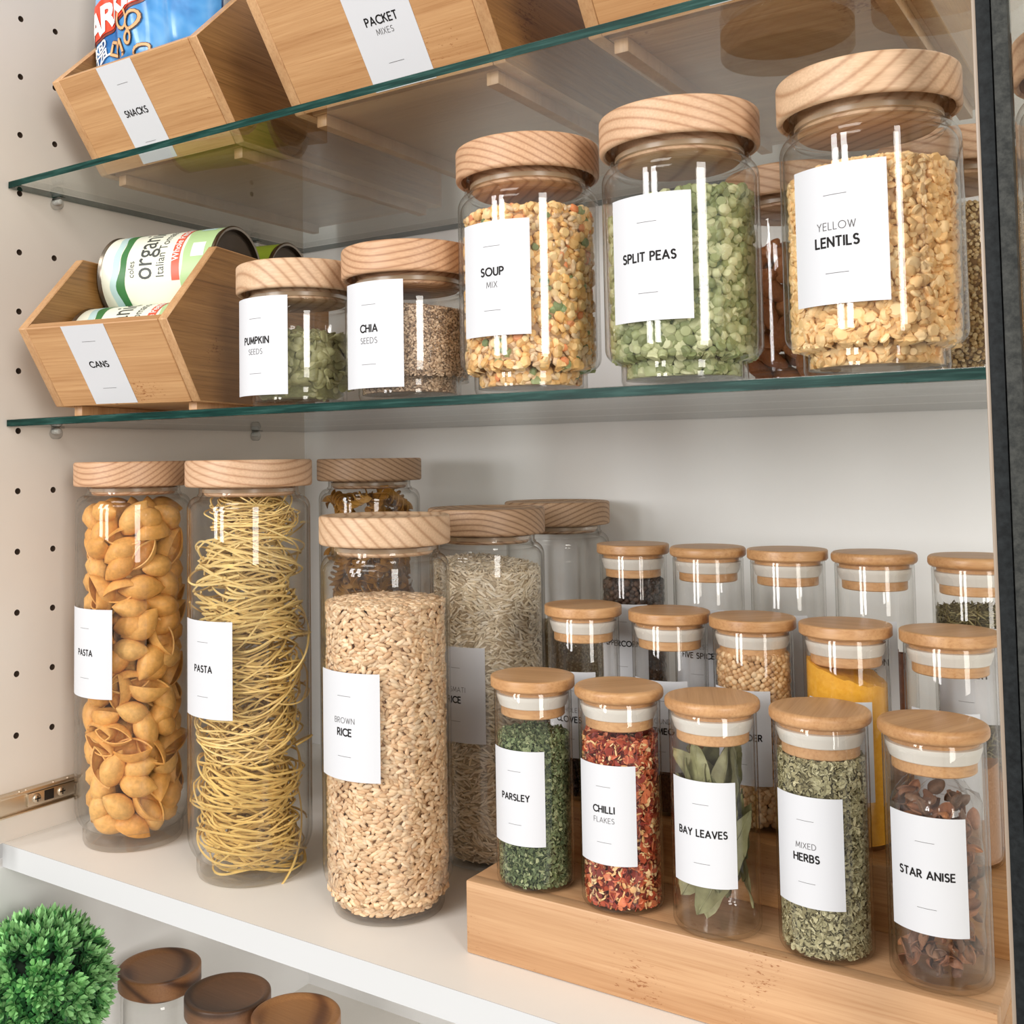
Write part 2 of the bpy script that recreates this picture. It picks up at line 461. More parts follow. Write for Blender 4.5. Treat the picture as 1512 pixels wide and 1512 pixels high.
def place_points(R, z0, z1, n_side, n_top, depth, foot=None, tilt=(0, 0), mound=0, spread=.5, jit=.5, rnd=False, margin=.0008, bias=0, flow=0, flip=False):
    """positions and frames of pieces lying against the glass and on the top surface"""
    k = np.arange(n_side); ph = (k*2.399963+rng.normal(0, .03, n_side)) % (2*PI)
    u = (k+rng.random(n_side))/n_side; zmax = level(R*np.cos(ph), R*np.sin(ph), z1, tilt, 0, R)
    z = z0+u*(zmax-z0)
    Rz = np.where(z < (foot[1] if foot else -1), foot[0] if foot else R, R)
    r = Rz-margin-depth*rng.random(n_side)
    er = np.stack([np.cos(ph), np.sin(ph), 0*ph], 1); et = np.stack([-np.sin(ph), np.cos(ph), 0*ph], 1); ez = np.array([0, 0, 1.0])
    P = er*r[:, None]; P[:, 2] = z
    a = rng.normal(bias, spread, n_side)+flow*(np.sin(3*ph+70*z)+np.sin(5*ph-110*z+1)); T = et*np.cos(a)[:, None]+ez*np.sin(a)[:, None]+rng.normal(0, .15, (n_side, 3))
    Nn = er+rng.normal(0, jit, (n_side, 3))
    k = np.arange(n_top); rt = (R-margin)*np.sqrt((k+.5)/n_top); pt = k*2.399963
    x, y = rt*np.cos(pt), rt*np.sin(pt); zt = level(x, y, z1, tilt, mound, R)-depth*.5*rng.random(n_top)
    P2 = np.stack([x, y, zt], 1); N2 = np.array([[0, 0, 1.0]])+rng.normal(0, jit*.9, (n_top, 3)); aa = rng.random(n_top)*2*PI
    T2 = np.stack([np.cos(aa), np.sin(aa), rng.normal(0, .3, n_top)], 1)
    P = np.vstack([P, P2]); Nn = np.vstack([Nn, N2]); T = np.vstack([T, T2])
    if flip: Nn *= np.where(rng.random(len(Nn)) < .5, -1, 1)[:, None]
    if rnd: Nn = rng.normal(0, 1, Nn.shape); T = rng.normal(0, 1, T.shape)
    return P, frames(Nn, T)

def contents(name, label, cat, base, R, z0, z1, pieces, cols, n_side, n_top, depth, mt, core=None, foot=None, tilt=(0, 0), mound=0,
             spread=.5, jit=.5, rnd=False, size_j=.15, margin=.0008, bias=0, core_in=.0022, core_drop=None, sharp=48, flow=0, flip=False):
    """one heap of loose pieces: pieces = list of (v, f), cols = list per piece kind of candidate colours"""
    P, Q = place_points(R, z0, z1, n_side, n_top, depth, foot, tilt, mound, spread, jit, rnd, margin, bias, flow, flip)
    n = len(P); kind = rng.choice(len(pieces), n, p=[p[2] for p in pieces])
    Vs, Fs, Cs = [], [], []; o = 0
    for ki, (pv, pf, _) in enumerate(pieces):
        id_ = np.where(kind == ki)[0]; m = len(id_)
        if not m: continue
        sc = 1+rng.normal(0, size_j, (m, 1, 1)).clip(-2*size_j, 2*size_j)
        V = np.einsum('nij,vj->nvi', Q[id_], pv)*sc+P[id_][:, None, :]
        Fk = pf[None]+(np.arange(m)*len(pv))[:, None, None]+o
        c = np.array([lin(q) for q in cols[ki]]); cc = c[rng.integers(0, len(c), m)]; cc[:, :3] *= (1+rng.normal(0, .08, (m, 1))).clip(.7, 1.3)
        Vs.append(V.reshape(-1, 3)); Fs.append(Fk.reshape(-1, pf.shape[1])); Cs.append(np.repeat(cc, len(pv), 0)); o += m*len(pv)
    V = np.vstack(Vs); Fc = np.vstack(Fs); Cl = np.vstack(Cs)
    # nothing pokes through the glass
    rr = np.hypot(V[:, 0], V[:, 1]); lim = np.where(V[:, 2] < (foot[1]-.001 if foot else -1), foot[0] if foot else R, R)-.0003
    s = np.minimum(1, lim/np.maximum(rr, 1e-9)); V[:, 0] *= s; V[:, 1] *= s; V[:, 2] = np.maximum(V[:, 2], z0-.0004)
    # the heap's inside, its darker colour holding the shade of the gaps
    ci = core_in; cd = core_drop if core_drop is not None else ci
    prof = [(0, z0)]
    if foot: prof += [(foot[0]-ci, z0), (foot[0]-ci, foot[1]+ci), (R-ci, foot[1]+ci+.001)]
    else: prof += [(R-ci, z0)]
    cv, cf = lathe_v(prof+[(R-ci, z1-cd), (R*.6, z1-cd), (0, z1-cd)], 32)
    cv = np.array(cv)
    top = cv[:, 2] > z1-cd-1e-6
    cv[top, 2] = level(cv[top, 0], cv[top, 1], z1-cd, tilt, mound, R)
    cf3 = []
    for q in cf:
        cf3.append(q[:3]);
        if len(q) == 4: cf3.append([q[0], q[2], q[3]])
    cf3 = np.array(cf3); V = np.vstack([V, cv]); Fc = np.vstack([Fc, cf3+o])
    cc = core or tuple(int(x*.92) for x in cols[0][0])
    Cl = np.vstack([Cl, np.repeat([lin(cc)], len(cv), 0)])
    me = bpy.data.meshes.new(name); nf = len(Fc)
    me.vertices.add(len(V)); me.vertices.foreach_set('co', V.ravel())
    me.loops.add(nf*3); me.loops.foreach_set('vertex_index', Fc.ravel().astype(np.int32))
    me.polygons.add(nf); me.polygons.foreach_set('loop_start', np.arange(0, nf*3, 3, dtype=np.int32))
    me.update(calc_edges=True)
    at = me.color_attributes.new('piece_colour', 'FLOAT_COLOR', 'POINT'); at.data.foreach_set('color', Cl.ravel())
    me.polygons.foreach_set('use_smooth', np.ones(nf, dtype=bool))
    me.materials.append(mt); me.update(); me.set_sharp_from_angle(angle=math.radians(sharp))
    ob = bpy.data.objects.new(name, me); COL.objects.link(ob); ob.location = base
    return tag(ob, label, cat, kind='stuff')

def powder(name, label, cat, base, R, z0, z1, mt, tilt=(0, 0), rough=.0008):
    n = 64; prof = [(0, z0), (R-.0004, z0)]+[(R-.0004, z0+(z1-z0)*i/14) for i in range(1, 15)]+[(R*q, z1) for q in (.8, .6, .4, .2)]+[(0, z1)]
    v, f = lathe_v(prof, n); v = np.array(v)
    for i in range(len(v)):
        if v[i, 2] > z0+.001:
            t = (v[i, 2]-z0)/(z1-z0); top = v[i, 2] > z1-1e-6
            v[i, 2] += t*(tilt[0]*v[i, 0]+tilt[1]*v[i, 1])
            if top: v[i, 2] += rough*noise.noise(Vector(v[i]*220))*2
    o = new_mesh(name, v, f, mt, None, 60, base)
    return tag(o, label, cat, kind='stuff')

# ------------------------------------------------------------------ jars
LID = .020
def jar_profile(kind):
    P = dict(P=(.0462, .3060, .030), B=(.0448, .2664, .030), G=(.0428, .1504, .022), K=(.0417, .0988, .018))[kind]
    R, H, zr = P; fr = R*(.86 if kind in 'PB' else .80); fz = .012 if kind in 'PB' else .0135
    lb = H-LID; nr = .0375; t = .0024
    out = [(0, .0006), (fr-.004, 0), (fr-.001, .001), (fr, .004), (fr, fz-.001)]
    if kind in 'PB': out += arc(R-.012, zr, .012, -80, 0, 7, zr-fz-.0008)
    else: out += arc(R-.007, zr, .007, -80, 0, 7, zr-fz-.0008)
    sh = lb-.0165
    out += [(R, sh-.001)]+arc(R-.008, sh, .008, 0, 85, 7, .0095)+[(nr+.0012, lb-.0062), (nr, lb-.005), (nr, lb+.0035), (nr-.0012, lb+.0045)]
    inn = [(nr-t, lb+.0035), (nr-t, lb-.006), (nr-.001, lb-.0085)]+arc(R-.008-t*.6, sh-t, .008, 80, 0, 6, .0085)+[(R-t, zr+.001)]
    inn += [(R-t-.0008, zr-.006), (fr+.0005, fz+.0045), (fr-t, fz), (fr-t, .0045), (0, .004)]
    return out+inn, R, H, fr, fz, zr

def round_lid(parent, z, m, rl, name='lid', dish=True, cav=.0405):
    h = LID
    top = [(0, h-.0022), (rl-.009, h-.0022), (rl-.006, h-.0012), (rl-.0045, h-.0002), (rl-.0025, h)] if dish else [(0, h), (rl-.003, h)]
    prof = top+arc(rl-.002, h-.002, .002, 80, 0, 4)+[(rl, .0025)]+arc(rl-.002, .002, .002, -5, -85, 4)+[(cav+.001, 0), (cav, .001), (cav, .0075), (.0335, .0080), (.0335, -.006), (.032, -.0072), (0, -.0072)]
    lid = lathe(name, prof, m, parent, 96, 40, (0, 0, z))
    lathe('seal_ring', [(.0337, -.0012), (.0352, -.0016), (.0352, -.0042), (.0337, -.0046)], MT['seal'], lid, 64, 50)
    return lid

def big_jar(kind, x, y, z, label, lidm, lines=None, half=32, phi=-90, rl=None, zrot=0, dark=False):
    t = thing('glass_jar', label, 'jar', (x, y, z))
    prof, R, H, fr, fz, zr = jar_profile(kind)
    lathe('glass_body', prof, MT['jar'], t, 96, 50)
    rl = rl or dict(P=.0478, B=.0457, G=.0437, K=.0440)[kind]
    lid = round_lid(t, H-LID, lidm, rl); lid.rotation_euler = (0, 0, zrot)
    if lines:
        z0, z1 = dict(P=(.1205, .1900), B=(.0948, .1648), G=(.0330, .0997), K=(.0072, .0738))[kind]
        label_on(t, R, z0, z1, half, lines, phi)
    return t, R-.0026, fr-.0026, fz, zr

def spice_jar(x, y, z, label, lines, phi=-90, half=45, lidm=None, zrot=0, h=.1255, soft=True):
    t = thing('spice_jar', label, 'spice jar', (x, y, z), 0)
    R = .0241; lb = h-.0072; tk = .0013
    prof = [(0, .0012), (R-.006, .0002), (R-.004, 0)]+arc(R-.004, .004, .004, -80, 0, 5)+[(R, lb-.0012), (R-.0003, lb-.0002), (R-tk+.0002, lb-.0002), (R-tk, lb-.0012), (R-tk, .006)]+arc(R-tk-.003, .0055, .003, 0, -85, 4)+[(0, .0024)]
    lathe('glass_body', prof, MT['tube'], t, 72, 50)
    rl = .0261
    lid = lathe('lid', [(0, .0072), (rl-.0035, .0072)]+(arc(rl-.0026, .0046, .0026, 80, 0, 5)+arc(rl-.0026, .0028, .0026, 0, -70, 5) if soft else arc(rl-.0010, .0062, .0010, 80, 0, 3)+[(rl, .0012), (rl-.0010, .0002)])+[(rl-.004, 0), (.0212, 0), (.0212, -.0025), (.0198, -.0030), (.0198, -.0158), (.0192, -.0164), (0, -.0164)],
                lidm or MT['bamboo_lid'], t, 72, 40, (0, 0, lb))
    lid.rotation_euler = (0, 0, zrot)
    lathe('silicone_ring', [(.0208, -.0026), (.0226, -.0030), (.0227, -.0046), (.0222, -.0060), (.0208, -.0102), (.0196, -.0108)], MT['silicone'], lid, 64, 30)
    if lines is not None: label_on(t, R, .0282, .0842, half, lines, phi, .80)
    return t, R-tk-.0002

# ------------------------------------------------------------------ the cabinet
D = .3657; Z1 = .3389; Z2 = .5372; GT = .003
# left side panel with its drilled rows of shelf-pin holes
wl = box('wall_left', -.018, 0, -.06, D+.018, 0.0, 1.05, [MT['wall'], MT['hole']])
hv = []
for y in (.0118, .0457, .2860):
    for k in range(0, 14):
        zc = .0830+.04995*k
        cv, cf = lathe_v([(0, -.012), (.0026, -.012), (.0026, .004), (0, .004)], 16)
        hv.append(([(c[2], c[0]+y, c[1]+zc) for c in cv], cf))
cv, cf = join_v(hv)
cut = new_mesh('cutter', cv, cf, MT['hole'])
md = wl.modifiers.new('b', 'BOOLEAN'); md.object = cut; md.operation = 'DIFFERENCE'; md.solver = 'EXACT'; md.material_mode = 'TRANSFER'
dg = bpy.context.evaluated_depsgraph_get(); dg.update()
me = bpy.data.meshes.new_from_object(wl.evaluated_get(dg)); wl.modifiers.clear(); wl.data = me
bpy.data.objects.remove(cut)
tag(wl, kind='structure')
tag(box('wall_left', -.018, 0, -.02, D+.018, -.45, -.0185, MT['wall_back']), kind='structure')
tag(box('wall_back', 0, 1.25, D, D+.018, -.45, 1.05, MT['wall_back']), kind='structure')
tag(box('wall_right', 1.25, 1.268, -.02, D+.018, -.45, 1.05, MT['wall_back']), kind='structure')
tag(box('floor', -.5, 1.5, -.30, D, -.275, -.255, MT['shelf']), kind='structure')
# white fixed shelf
sh = thing('cabinet_shelf', 'thick white laminate shelf under the tall pasta and rice jars', 'shelf', (.625, D/2, 0))
o = box('shelf_board', -.6248, .625, .0006-D/2, D/2-.0003, -.0185, 0, MT['shelf'], sh)
o = box('edge_band', -.6248, .625, -D/2, .0006-D/2, -.0185, 0, MT['shelf_edge'], sh)

def glass_shelf(z, label):
    t = thing('glass_shelf', label, 'glass shelf', (.625, D/2, z))
    v, f = box_v(-.624, .624, -D/2+.0004, D/2-.001, -GT, GT, .0004)
    v2 = np.array(v); mi = []
    for q in f:
        c = v2[q].mean(0); mi.append(0 if abs(c[2]) > GT-.0003 else 1)
    new_mesh('glass_sheet', v, f, [MT['sheet'], MT['edge']], t, None, mi=mi)
    return t
glass_shelf(Z1, 'middle clear glass shelf with green edge under the split peas and lentils')
glass_shelf(Z2, 'upper clear glass shelf with green edge carrying the snack and packet bins')
for zz, nm in ((Z1, 'middle'), (Z2, 'upper')):
    for y, w_ in ((.0457, 'front'), (.2860, 'rear')):
        p = thing('shelf_pin', f'clear plastic {w_} shelf pin on the left panel under the {nm} glass shelf', 'shelf pin', (0, y, zz-.0062))
        v, f = lathe_v([(0, 0), (.0042, 0), (.0048, .001), (.0048, .0065), (.0040, .0075), (0, .0075)], 20)
        new_mesh('collar', [(c[2]+.0002, c[0], c[1]-.0018) for c in v], f, MT['pin'], p, 40)
        v, f = lathe_v([(0, -.008), (.0023, -.008), (.0023, .0085), (.0012, .0092), (0, .0092)], 12)
        new_mesh('peg', [(c[2], c[0], c[1]-.0002) for c in v], f, MT['peg'], p, 40)
        box('support_tab', .0012, .0110, -.0035, .0035, .0022, .0031, MT['pin'], p, .0003)
# drawer-runner / hinge plate low on the left panel
h = thing('hinge_plate', 'nickel hinge mounting plate screwed to the left panel beside the shell pasta jar', 'hinge plate', (0, .031, .0300))
box('plate', .0002, .0035, -.043, .038, -.0098, .0090, MT['metal'], h, .0006)
box('top_flange', .0035, .0085, -.043, .038, .0062, .0090, MT['metal'], h, .0006)
box('bottom_flange', .0035, .0055, -.043, .038, -.0098, -.0085, MT['metal'], h, .0004)
box('inner_rail', .0035, .0060, -.012, .037, -.0060, .0048, MT['metal'], h, .0005)
box('slot', .0060, .0063, .0035, .0125, -.0042, .0040, MT['metal_dark'], h)
for yy in (-.004, .0200):
    v, f = lathe_v([(0, .0016), (.0022, .0014), (.0038, .0006), (.0041, 0), (.0041, -.0004)], 20)
    s = new_mesh('screw', [(c[2]+.0062, c[0]+yy, c[1]-.0004) for c in v], f, MT['metal'], h, 40)
    for a in (0, 1):
        b_ = (.0024, .0005) if a else (.0005, .0024)
        box('cross_slot', .0074, .0080, yy-b_[0], yy+b_[0], -.0004-b_[1], -.0004+b_[1], MT['metal_dark'], s)
for yy in (-.02, -.014, .012, .026):
    v, f = lathe_v([(0, .0012), (.0012, .0006), (.0014, 0)], 10)
    new_mesh('rivet', [(c[0]+.0060, c[1]+yy, c[2]+.0088) for c in v], f, MT['metal'], h, 40)

# dark framed door over the right side
d = thing('framed_glass_door', 'dark metal framed glass door over the right end of the shelves', 'door', (.7313, -.020, .3))
box('stile', .0006, .0062, -.006, .006, -.62, .72, MT['frame'], d, .0005); d.children[-1]['label'] = 'near-black door stile'
box('stile', .0066, .0126, -.006, .006, -.62, .72, MT['frame2'], d, .0005)
box('seal_strip', -.0014, .0004, -.002, .007, -.62, .72, MT['strip'], d, .0003)
box('glass_pane', .0128, .32, .000, .003, -.62, .72, MT['pane'], d)

# ------------------------------------------------------------------ bamboo spice riser
RX0, RX1, RY = .4200, .7150, .0428
steps = [(.0440, RY, .1060), (.0790, .1060, .1740), (.1155, .1740, .2440)]
rs = thing('spice_riser', 'three-step bamboo riser holding the small spice jars on the white shelf', 'riser', ((RX0+RX1)/2, .143, 0))
hx = (RX1-RX0)/2
for i, (zt, y0, y1) in enumerate(steps):
    zb = 0 if i == 0 else steps[i-1][0]
    box('tread', -hx, hx, y0-.143+.0104, y1-.143+.0002, zt-.011, zt-.0001, MT['riser'] if i == 0 else MT['riser_warm'], rs, .0009)
    box('riser_board', -hx, hx, y0-.143+.0002, y0-.143+.011, 0.0003 if i == 0 else zb-.0105, zt, MT['riser'] if i == 0 else MT['riser_warm'], rs, .0009)
pl = [(y-.143, z) for y, z in ((RY+.012, .0003), (RY+.012, .0325), (.1170, .0325), (.1170, .0675), (.1850, .0675), (.1850, .104), (.2435, .104), (.2435, .0003))]
for sx in (-1, 1):
    v, f = prism_v(pl, sx*hx-.010*(sx > 0), sx*hx+.010*(sx < 0), .0006)
    new_mesh('side_panel', v, f, MT['riser_warm'], rs, 35)

# ------------------------------------------------------------------ jars of the tall row and the glass shelf
G1 = Z1+GT
A = MT['ash']
J = {}
J['pasta1'] = big_jar('P', .0781, .0676, 0, 'tall clear jar of pasta shells, its wooden lid leftmost, white label PASTA', A[1], [('PASTA', 1)], 33.5, -93.5)
J['pasta2'] = big_jar('P', .2092, .0692, 0, 'tall clear jar of thin noodle nests with pale wooden lid, white label PASTA', A[0], [('PASTA', 1)], 31.5, -92)
J['spiral'] = big_jar('P', .1807, .2521, 0, 'tall jar of spiral pasta in the back corner behind the noodle nest jar', MT['ash_shaded'])
J['brown'] = big_jar('B', .3355, .0741, 0, 'tall clear jar of brown rice with pale dished lid, label BROWN RICE', A[2], [('BROWN', 0), ('RICE', 1)], 33.2, -91)
J['basmati'] = big_jar('B', .3447, .1921, 0, 'tall jar of basmati rice with wooden lid coloured as if in shade behind the brown rice jar', MT['ash_shaded'], [('BASMATI', 0), ('RICE', 1)], 32, -93, zrot=1)
J['empty'] = big_jar('B', .3405, .3150, 0, 'half empty tall jar against the back wall behind the basmati rice', MT['ash_shaded'], zrot=2)
J['pumpkin'] = big_jar('K', .2864, .0418, G1, 'short jar of green pumpkin seeds beside the cans bin, label PUMPKIN SEEDS', A[2], [('PUMPKIN', 1), ('SEEDS', 0)], 34.5, -93, zrot=.5)
J['chia'] = big_jar('K', .3841, .0400, G1, 'short jar of grey brown chia seeds, label CHIA SEEDS', A[1], [('CHIA', 1), ('SEEDS', 0)], 32.5, -91, zrot=.3)
J['soup'] = big_jar('G', .4727, .0433, G1, 'medium jar of mixed soup pulses with label SOUP MIX', A[1], [('SOUP', 1), ('MIX', 0)], 31, -90, zrot=2.4)
J['peas'] = big_jar('G', .5721, .0395, G1, 'medium jar of green split peas with label SPLIT PEAS', A[0], [('SPLIT PEAS', 1)], 31.5, -92, zrot=1.2)
J['lentils'] = big_jar('G', .6725, .0390, G1, 'largest looking jar of pale yellow lentils, label YELLOW LENTILS', A[2], [('YELLOW', 0), ('LENTILS', 1)], 31.3, -98.5, zrot=3.6)
J['almond'] = big_jar('G', .5850, .2050, G1, 'jar of brown almonds seen in the gap between split peas and yellow lentils', A[0])
J['quinoa'] = big_jar('G', .6880, .1900, G1, 'jar of small pale quinoa seeds behind the yellow lentils jar', A[0])
J['right'] = big_jar('G', .7810, .0400, G1, 'jar of pale lentils just right of the dark door frame', A[2])

def base(k): return tuple(J[k][0].location)
def inn(k): return J[k][1], J[k][2], J[k][3]

# brown rice
m_gr = grainy('grain_surface', .45, .4); m_gr_m = grainy('grain_surface_matt', .75, .2)
e1 = ellipsoid(.0066, .0032, .0024, 7, 4); e2 = ellipsoid(.0082, .0018, .0016, 5, 3)
Rr, fr_, fz_ = inn('brown')
contents('brown_rice', 'brown rice grains filling the tall jar labelled BROWN RICE', 'rice', base('brown'), Rr, .0055, .2065,
         [(e1[0], e1[1], 1)], [[(232, 202, 164), (224, 190, 150), (214, 176, 136), (240, 212, 178), (228, 194, 156)]], 6900, 950, .0026, m_gr,
         (168, 126, 88), (fr_, fz_+.001), (0, 0), .004, .50, .20, flow=.25, size_j=.10, margin=.0014, sharp=80, core_in=.0042)
Rr, fr_, fz_ = inn('basmati')
contents('basmati_rice', 'long pale basmati rice grains in the jar behind the brown rice', 'rice', base('basmati'), Rr, .0055, .2215,
         [(e2[0], e2[1], 1)], [[(234, 220, 196), (224, 208, 180), (240, 228, 208), (214, 196, 168)]], 9500, 1500, .003, m_gr,
         (184, 164, 136), (fr_, fz_+.001), (-.08, 0), .006, .40, .35, flow=.4, size_j=.15, margin=.0006)
e = ellipsoid(.0024, .0020, .0018, 5, 2)
Rr, fr_, fz_ = inn('empty')
contents('millet', 'olive brown millet filling the lower half of the tall back jar', 'millet', base('empty'), Rr, .0055, .158,
         [(e[0], e[1], 1)], [[(168, 150, 116), (150, 130, 98), (184, 168, 134)]], 9000, 1500, .0015, m_gr, (140, 122, 92), (fr_, fz_+.001), jit=.6, core_in=.0016)
# chia
e = ellipsoid(.0022, .0014, .0012, 4, 2)
Rr, fr_, fz_ = inn('chia')
contents('chia_seeds', 'fine speckled chia seeds in the short jar labelled CHIA SEEDS', 'chia seeds', base('chia'), Rr, .0055, .0590,
         [(e[0], e[1], 1)], [[(196, 168, 140), (176, 148, 122), (120, 98, 80), (216, 190, 162), (150, 126, 104), (204, 180, 154)]], 15000, 5000, .0014, m_gr,
         (128, 104, 86), (fr_, fz_+.001), (-.06, 0), .004, .6, .6, margin=.0004, core_in=.0014)
# soup mix
s1 = disc_piece(.0062, .0026, 8, .0007); s2 = ellipsoid(.0072, .0036, .0032, 6, 3)
Rr, fr_, fz_ = inn('soup')
contents('soup_mix', 'tan, orange and green pulses in the jar labelled SOUP MIX', 'soup mix', base('soup'), Rr, .0055, .1075,
         [(s1[0], s1[1], .55), (s2[0], s2[1], .37), (s1[0], s1[1], .08)],
         [[(240, 196, 132), (244, 206, 146), (232, 184, 120), (246, 214, 160), (238, 190, 122)], [(224, 192, 152), (212, 178, 138), (234, 206, 168)], [(104, 128, 84), (238, 150, 98), (136, 152, 104), (236, 158, 110), (150, 160, 112)]],
         2500, 420, .0044, m_gr, (176, 138, 96), (fr_, fz_+.001), (.02, 0), .004, jit=.7, spread=.9, margin=.0022, core_in=.0040)
# split peas
p1 = disc_piece(.0068, .0024, 9, .0016); p2 = disc_piece(.0066, .0030, 9, .0018)
Rr, fr_, fz_ = inn('peas')
contents('split_peas', 'green split peas filling the jar labelled SPLIT PEAS', 'split peas', base('peas'), Rr, .0055, .0985,
         [(p1[0], p1[1], .5), (p2[0], p2[1], .5)], [[(160, 166, 120), (146, 154, 106), (176, 180, 136), (128, 138, 92), (190, 192, 150)]]*2,
         2100, 340, .0046, m_gr, (92, 108, 62), (fr_, fz_+.001), (.14, .0), .003, jit=.75, flip=True, margin=.0026, core_in=.0046)
# yellow lentils (two jars)
l1 = disc_piece(.0062, .0017, 8, .0005); l2 = disc_piece(.0050, .0016, 7, .0004)
for k, nm, lb_ in (('lentils', 'yellow_lentils', 'pale yellow lentils filling the jar labelled YELLOW LENTILS'), ('right', 'pale_lentils', 'pale lentils in the jar right of the dark door frame')):
    Rr, fr_, fz_ = inn(k)
    contents(nm, lb_, 'lentils', base(k), Rr, .0055, .0990,
         [(l1[0], l1[1], .6), (l2[0], l2[1], .4)], [[(244, 208, 152), (238, 198, 140), (248, 216, 164), (232, 190, 130), (244, 204, 146)]]*2,
         3300 if k == 'lentils' else 2200, 600, .0046, m_gr, (206, 166, 112), (fr_, fz_+.001), (.03, 0), .008, jit=.8, margin=.0020, core_in=.0040)
# quinoa
e = ellipsoid(.0026, .0026, .0018, 6, 3)
Rr, fr_, fz_ = inn('quinoa')
contents('quinoa', 'small round cream and brown quinoa seeds behind the yellow lentils', 'quinoa', base('quinoa'), Rr, .0055, .1060,
         [(e[0], e[1], 1)], [[(222, 196, 150), (206, 178, 130), (186, 154, 108), (234, 212, 170)]], 5200, 900, .0018, m_gr, (130, 100, 66), (fr_, fz_+.001), jit=.7, core_in=.0018)

def scatter(name, label, cat, group, me_ob, places):
    """places: list of (location, rotation matrix 3x3, scale); the first moves the original, the rest are copies"""
    out = []
    for i, (p, Rm, s) in enumerate(places):
        o = me_ob if i == 0 else me_ob.copy()
        if i: COL.objects.link(o)
        m4 = Matrix([list(r) for r in Rm]).to_4x4() @ Matrix.Diagonal((s[0], s[1], s[2], 1)) if not np.isscalar(s) else Matrix([list(r) for r in Rm]).to_4x4()*s
        m4[3][3] = 1; m4.translation = Vector(p); o.matrix_world = m4
        tag(o, label, cat, group); out.append(o)
    return out

# pumpkin seeds: the ones in view are objects
v, f = ellipsoid(.0118, .0072, .0026, 10, 6, .15)
v[:, 1] *= (1-.22*v[:, 0]/.006); v[:, 2] *= (1-.55*np.exp(-(v[:, 1]/.0014)**2)*0+.0)
m_seed = varied('pumpkin_seed_skin', [(168, 168, 122), (150, 150, 104), (184, 182, 138), (130, 130, 88), (174, 172, 126)], .42, .15, 500)
Rr, fr_, fz_ = inn('pumpkin'); bx = Vector(base('pumpkin'))
P, Q = place_points(Rr-.0015, .009, .0475, 460, 150, .005, (fr_-.001, fz_+.001), (-.02, 0), .006, 1.2, .45, margin=.001)
camd = np.hypot(P[:, 0]+bx.x-.7989, P[:, 1]+bx.y+.5247); od = np.argsort(camd); vis = od[:270]; rest = od[270:]
sd = new_mesh('pumpkin_seed', v, [tuple(q) for q in f], m_seed, None, 60)
scatter('pumpkin_seed', 'flat green pumpkin seed among the seeds in the short PUMPKIN SEEDS jar', 'pumpkin seed', 'pumpkin seeds in the jar', sd,
        [(Vector(P[i])+bx, Q[i], rng.uniform(.88, 1.1)) for i in vis])
PP = P[rest]
V = np.einsum('nij,vj->nvi', Q[rest], v)+PP[:, None, :]
ff = (f[None]+(np.arange(len(rest))*len(v))[:, None, None]).reshape(-1, 3)
cv, cf = lathe_v([(0, .006), (fr_-.004, .006), (Rr-.0055, .018), (Rr-.0055, .045), (0, .048)], 24)
V, ff = join_v([(V.reshape(-1, 3), [tuple(q) for q in ff]), (cv, cf)])
o = new_mesh('pumpkin_seeds', V, ff, m_seed, None, 60, bx); tag(o, 'green pumpkin seeds heaped at the back and bottom of the short jar', 'pumpkin seeds', kind='stuff')

# almonds
v, f = ellipsoid(.023, .0125, .0085, 10, 7, .1); v[:, 1] *= (1-.3*v[:, 0]/.0115)
m_alm = varied('almond_skin', [(172, 106, 60), (150, 88, 48), (188, 122, 72)], .55, .5, 700)
al = new_mesh('almond', v, [tuple(q) for q in f], m_alm, None, 60)
Rr, fr_, fz_ = inn('almond'); bx = Vector(base('almond'))
P, Q = place_points(Rr-.004, .012, .096, 105, 18, .007, (fr_-.004, fz_+.003), (0, 0), .004, .8, .3, margin=.002)
scatter('almond', 'brown almond in the jar between split peas and yellow lentils', 'almond', 'almonds in the jar', al, [(Vector(P[i])+bx, Q[i], rng.uniform(.9, 1.08)) for i in range(len(P))])

# pasta shells
def shell_mesh():
    nu, nv = 15, 15; V = []; 
    for i in range(nu):
        u = -1+2*i/(nu-1); w_ = max(.03, (1-abs(u)**1.9)**.85); op = 1.02
        for j in range(nv):
            a = math.radians(-132+264*j/(nv-1))       # opening faces +z
            rib = 1+.03*math.cos(j*PI)
            rx = .0088*w_*rib; rz = .0098*w_*rib
            y = rx*math.sin(a); z = -rz*math.cos(a)
            if abs(math.degrees(a)) > 112: y *= 1-.12*(abs(math.degrees(a))-112)/36
            V.append((u*.0160, y, z+abs(u)**2.2*.0034))
    V = np.array(V); Fc = [(i*nv+j, i*nv+j+1, (i+1)*nv+j+1, (i+1)*nv+j) for i in range(nu-1) for j in range(nv-1)]
    me = bpy.data.meshes.new('t'); me.from_pydata([tuple(p) for p in V], [], Fc); me.update()
    nn = np.zeros(len(V)*3); me.vertices.foreach_get('normal', nn) if hasattr(me.vertices[0], 'normal') else None
    nn = nn.reshape(-1, 3); bpy.data.meshes.remove(me)
    n = len(V); V2 = V-nn*.0011; F2 = [q[::-1] for q in Fc]
    F2 = [tuple(i+n for i in q) for q in F2]; rim = []
    loop = [i*nv for i in range(nu)]+[(nu-1)*nv+j for j in range(1, nv)]+[i*nv+nv-1 for i in range(nu-2, -1, -1)]+[j for j in range(nv-2, 0, -1)]
    for a, b in zip(loop, loop[1:]+loop[:1]): rim.append((a, b, b+n, a+n))
    return np.vstack([V, V2]), Fc+F2+rim
v, f = shell_mesh()
m_pasta = varied('shell_pasta', [(240, 182, 100), (232, 168, 86), (244, 192, 114), (236, 174, 92)], .5, .15, 260, .4)
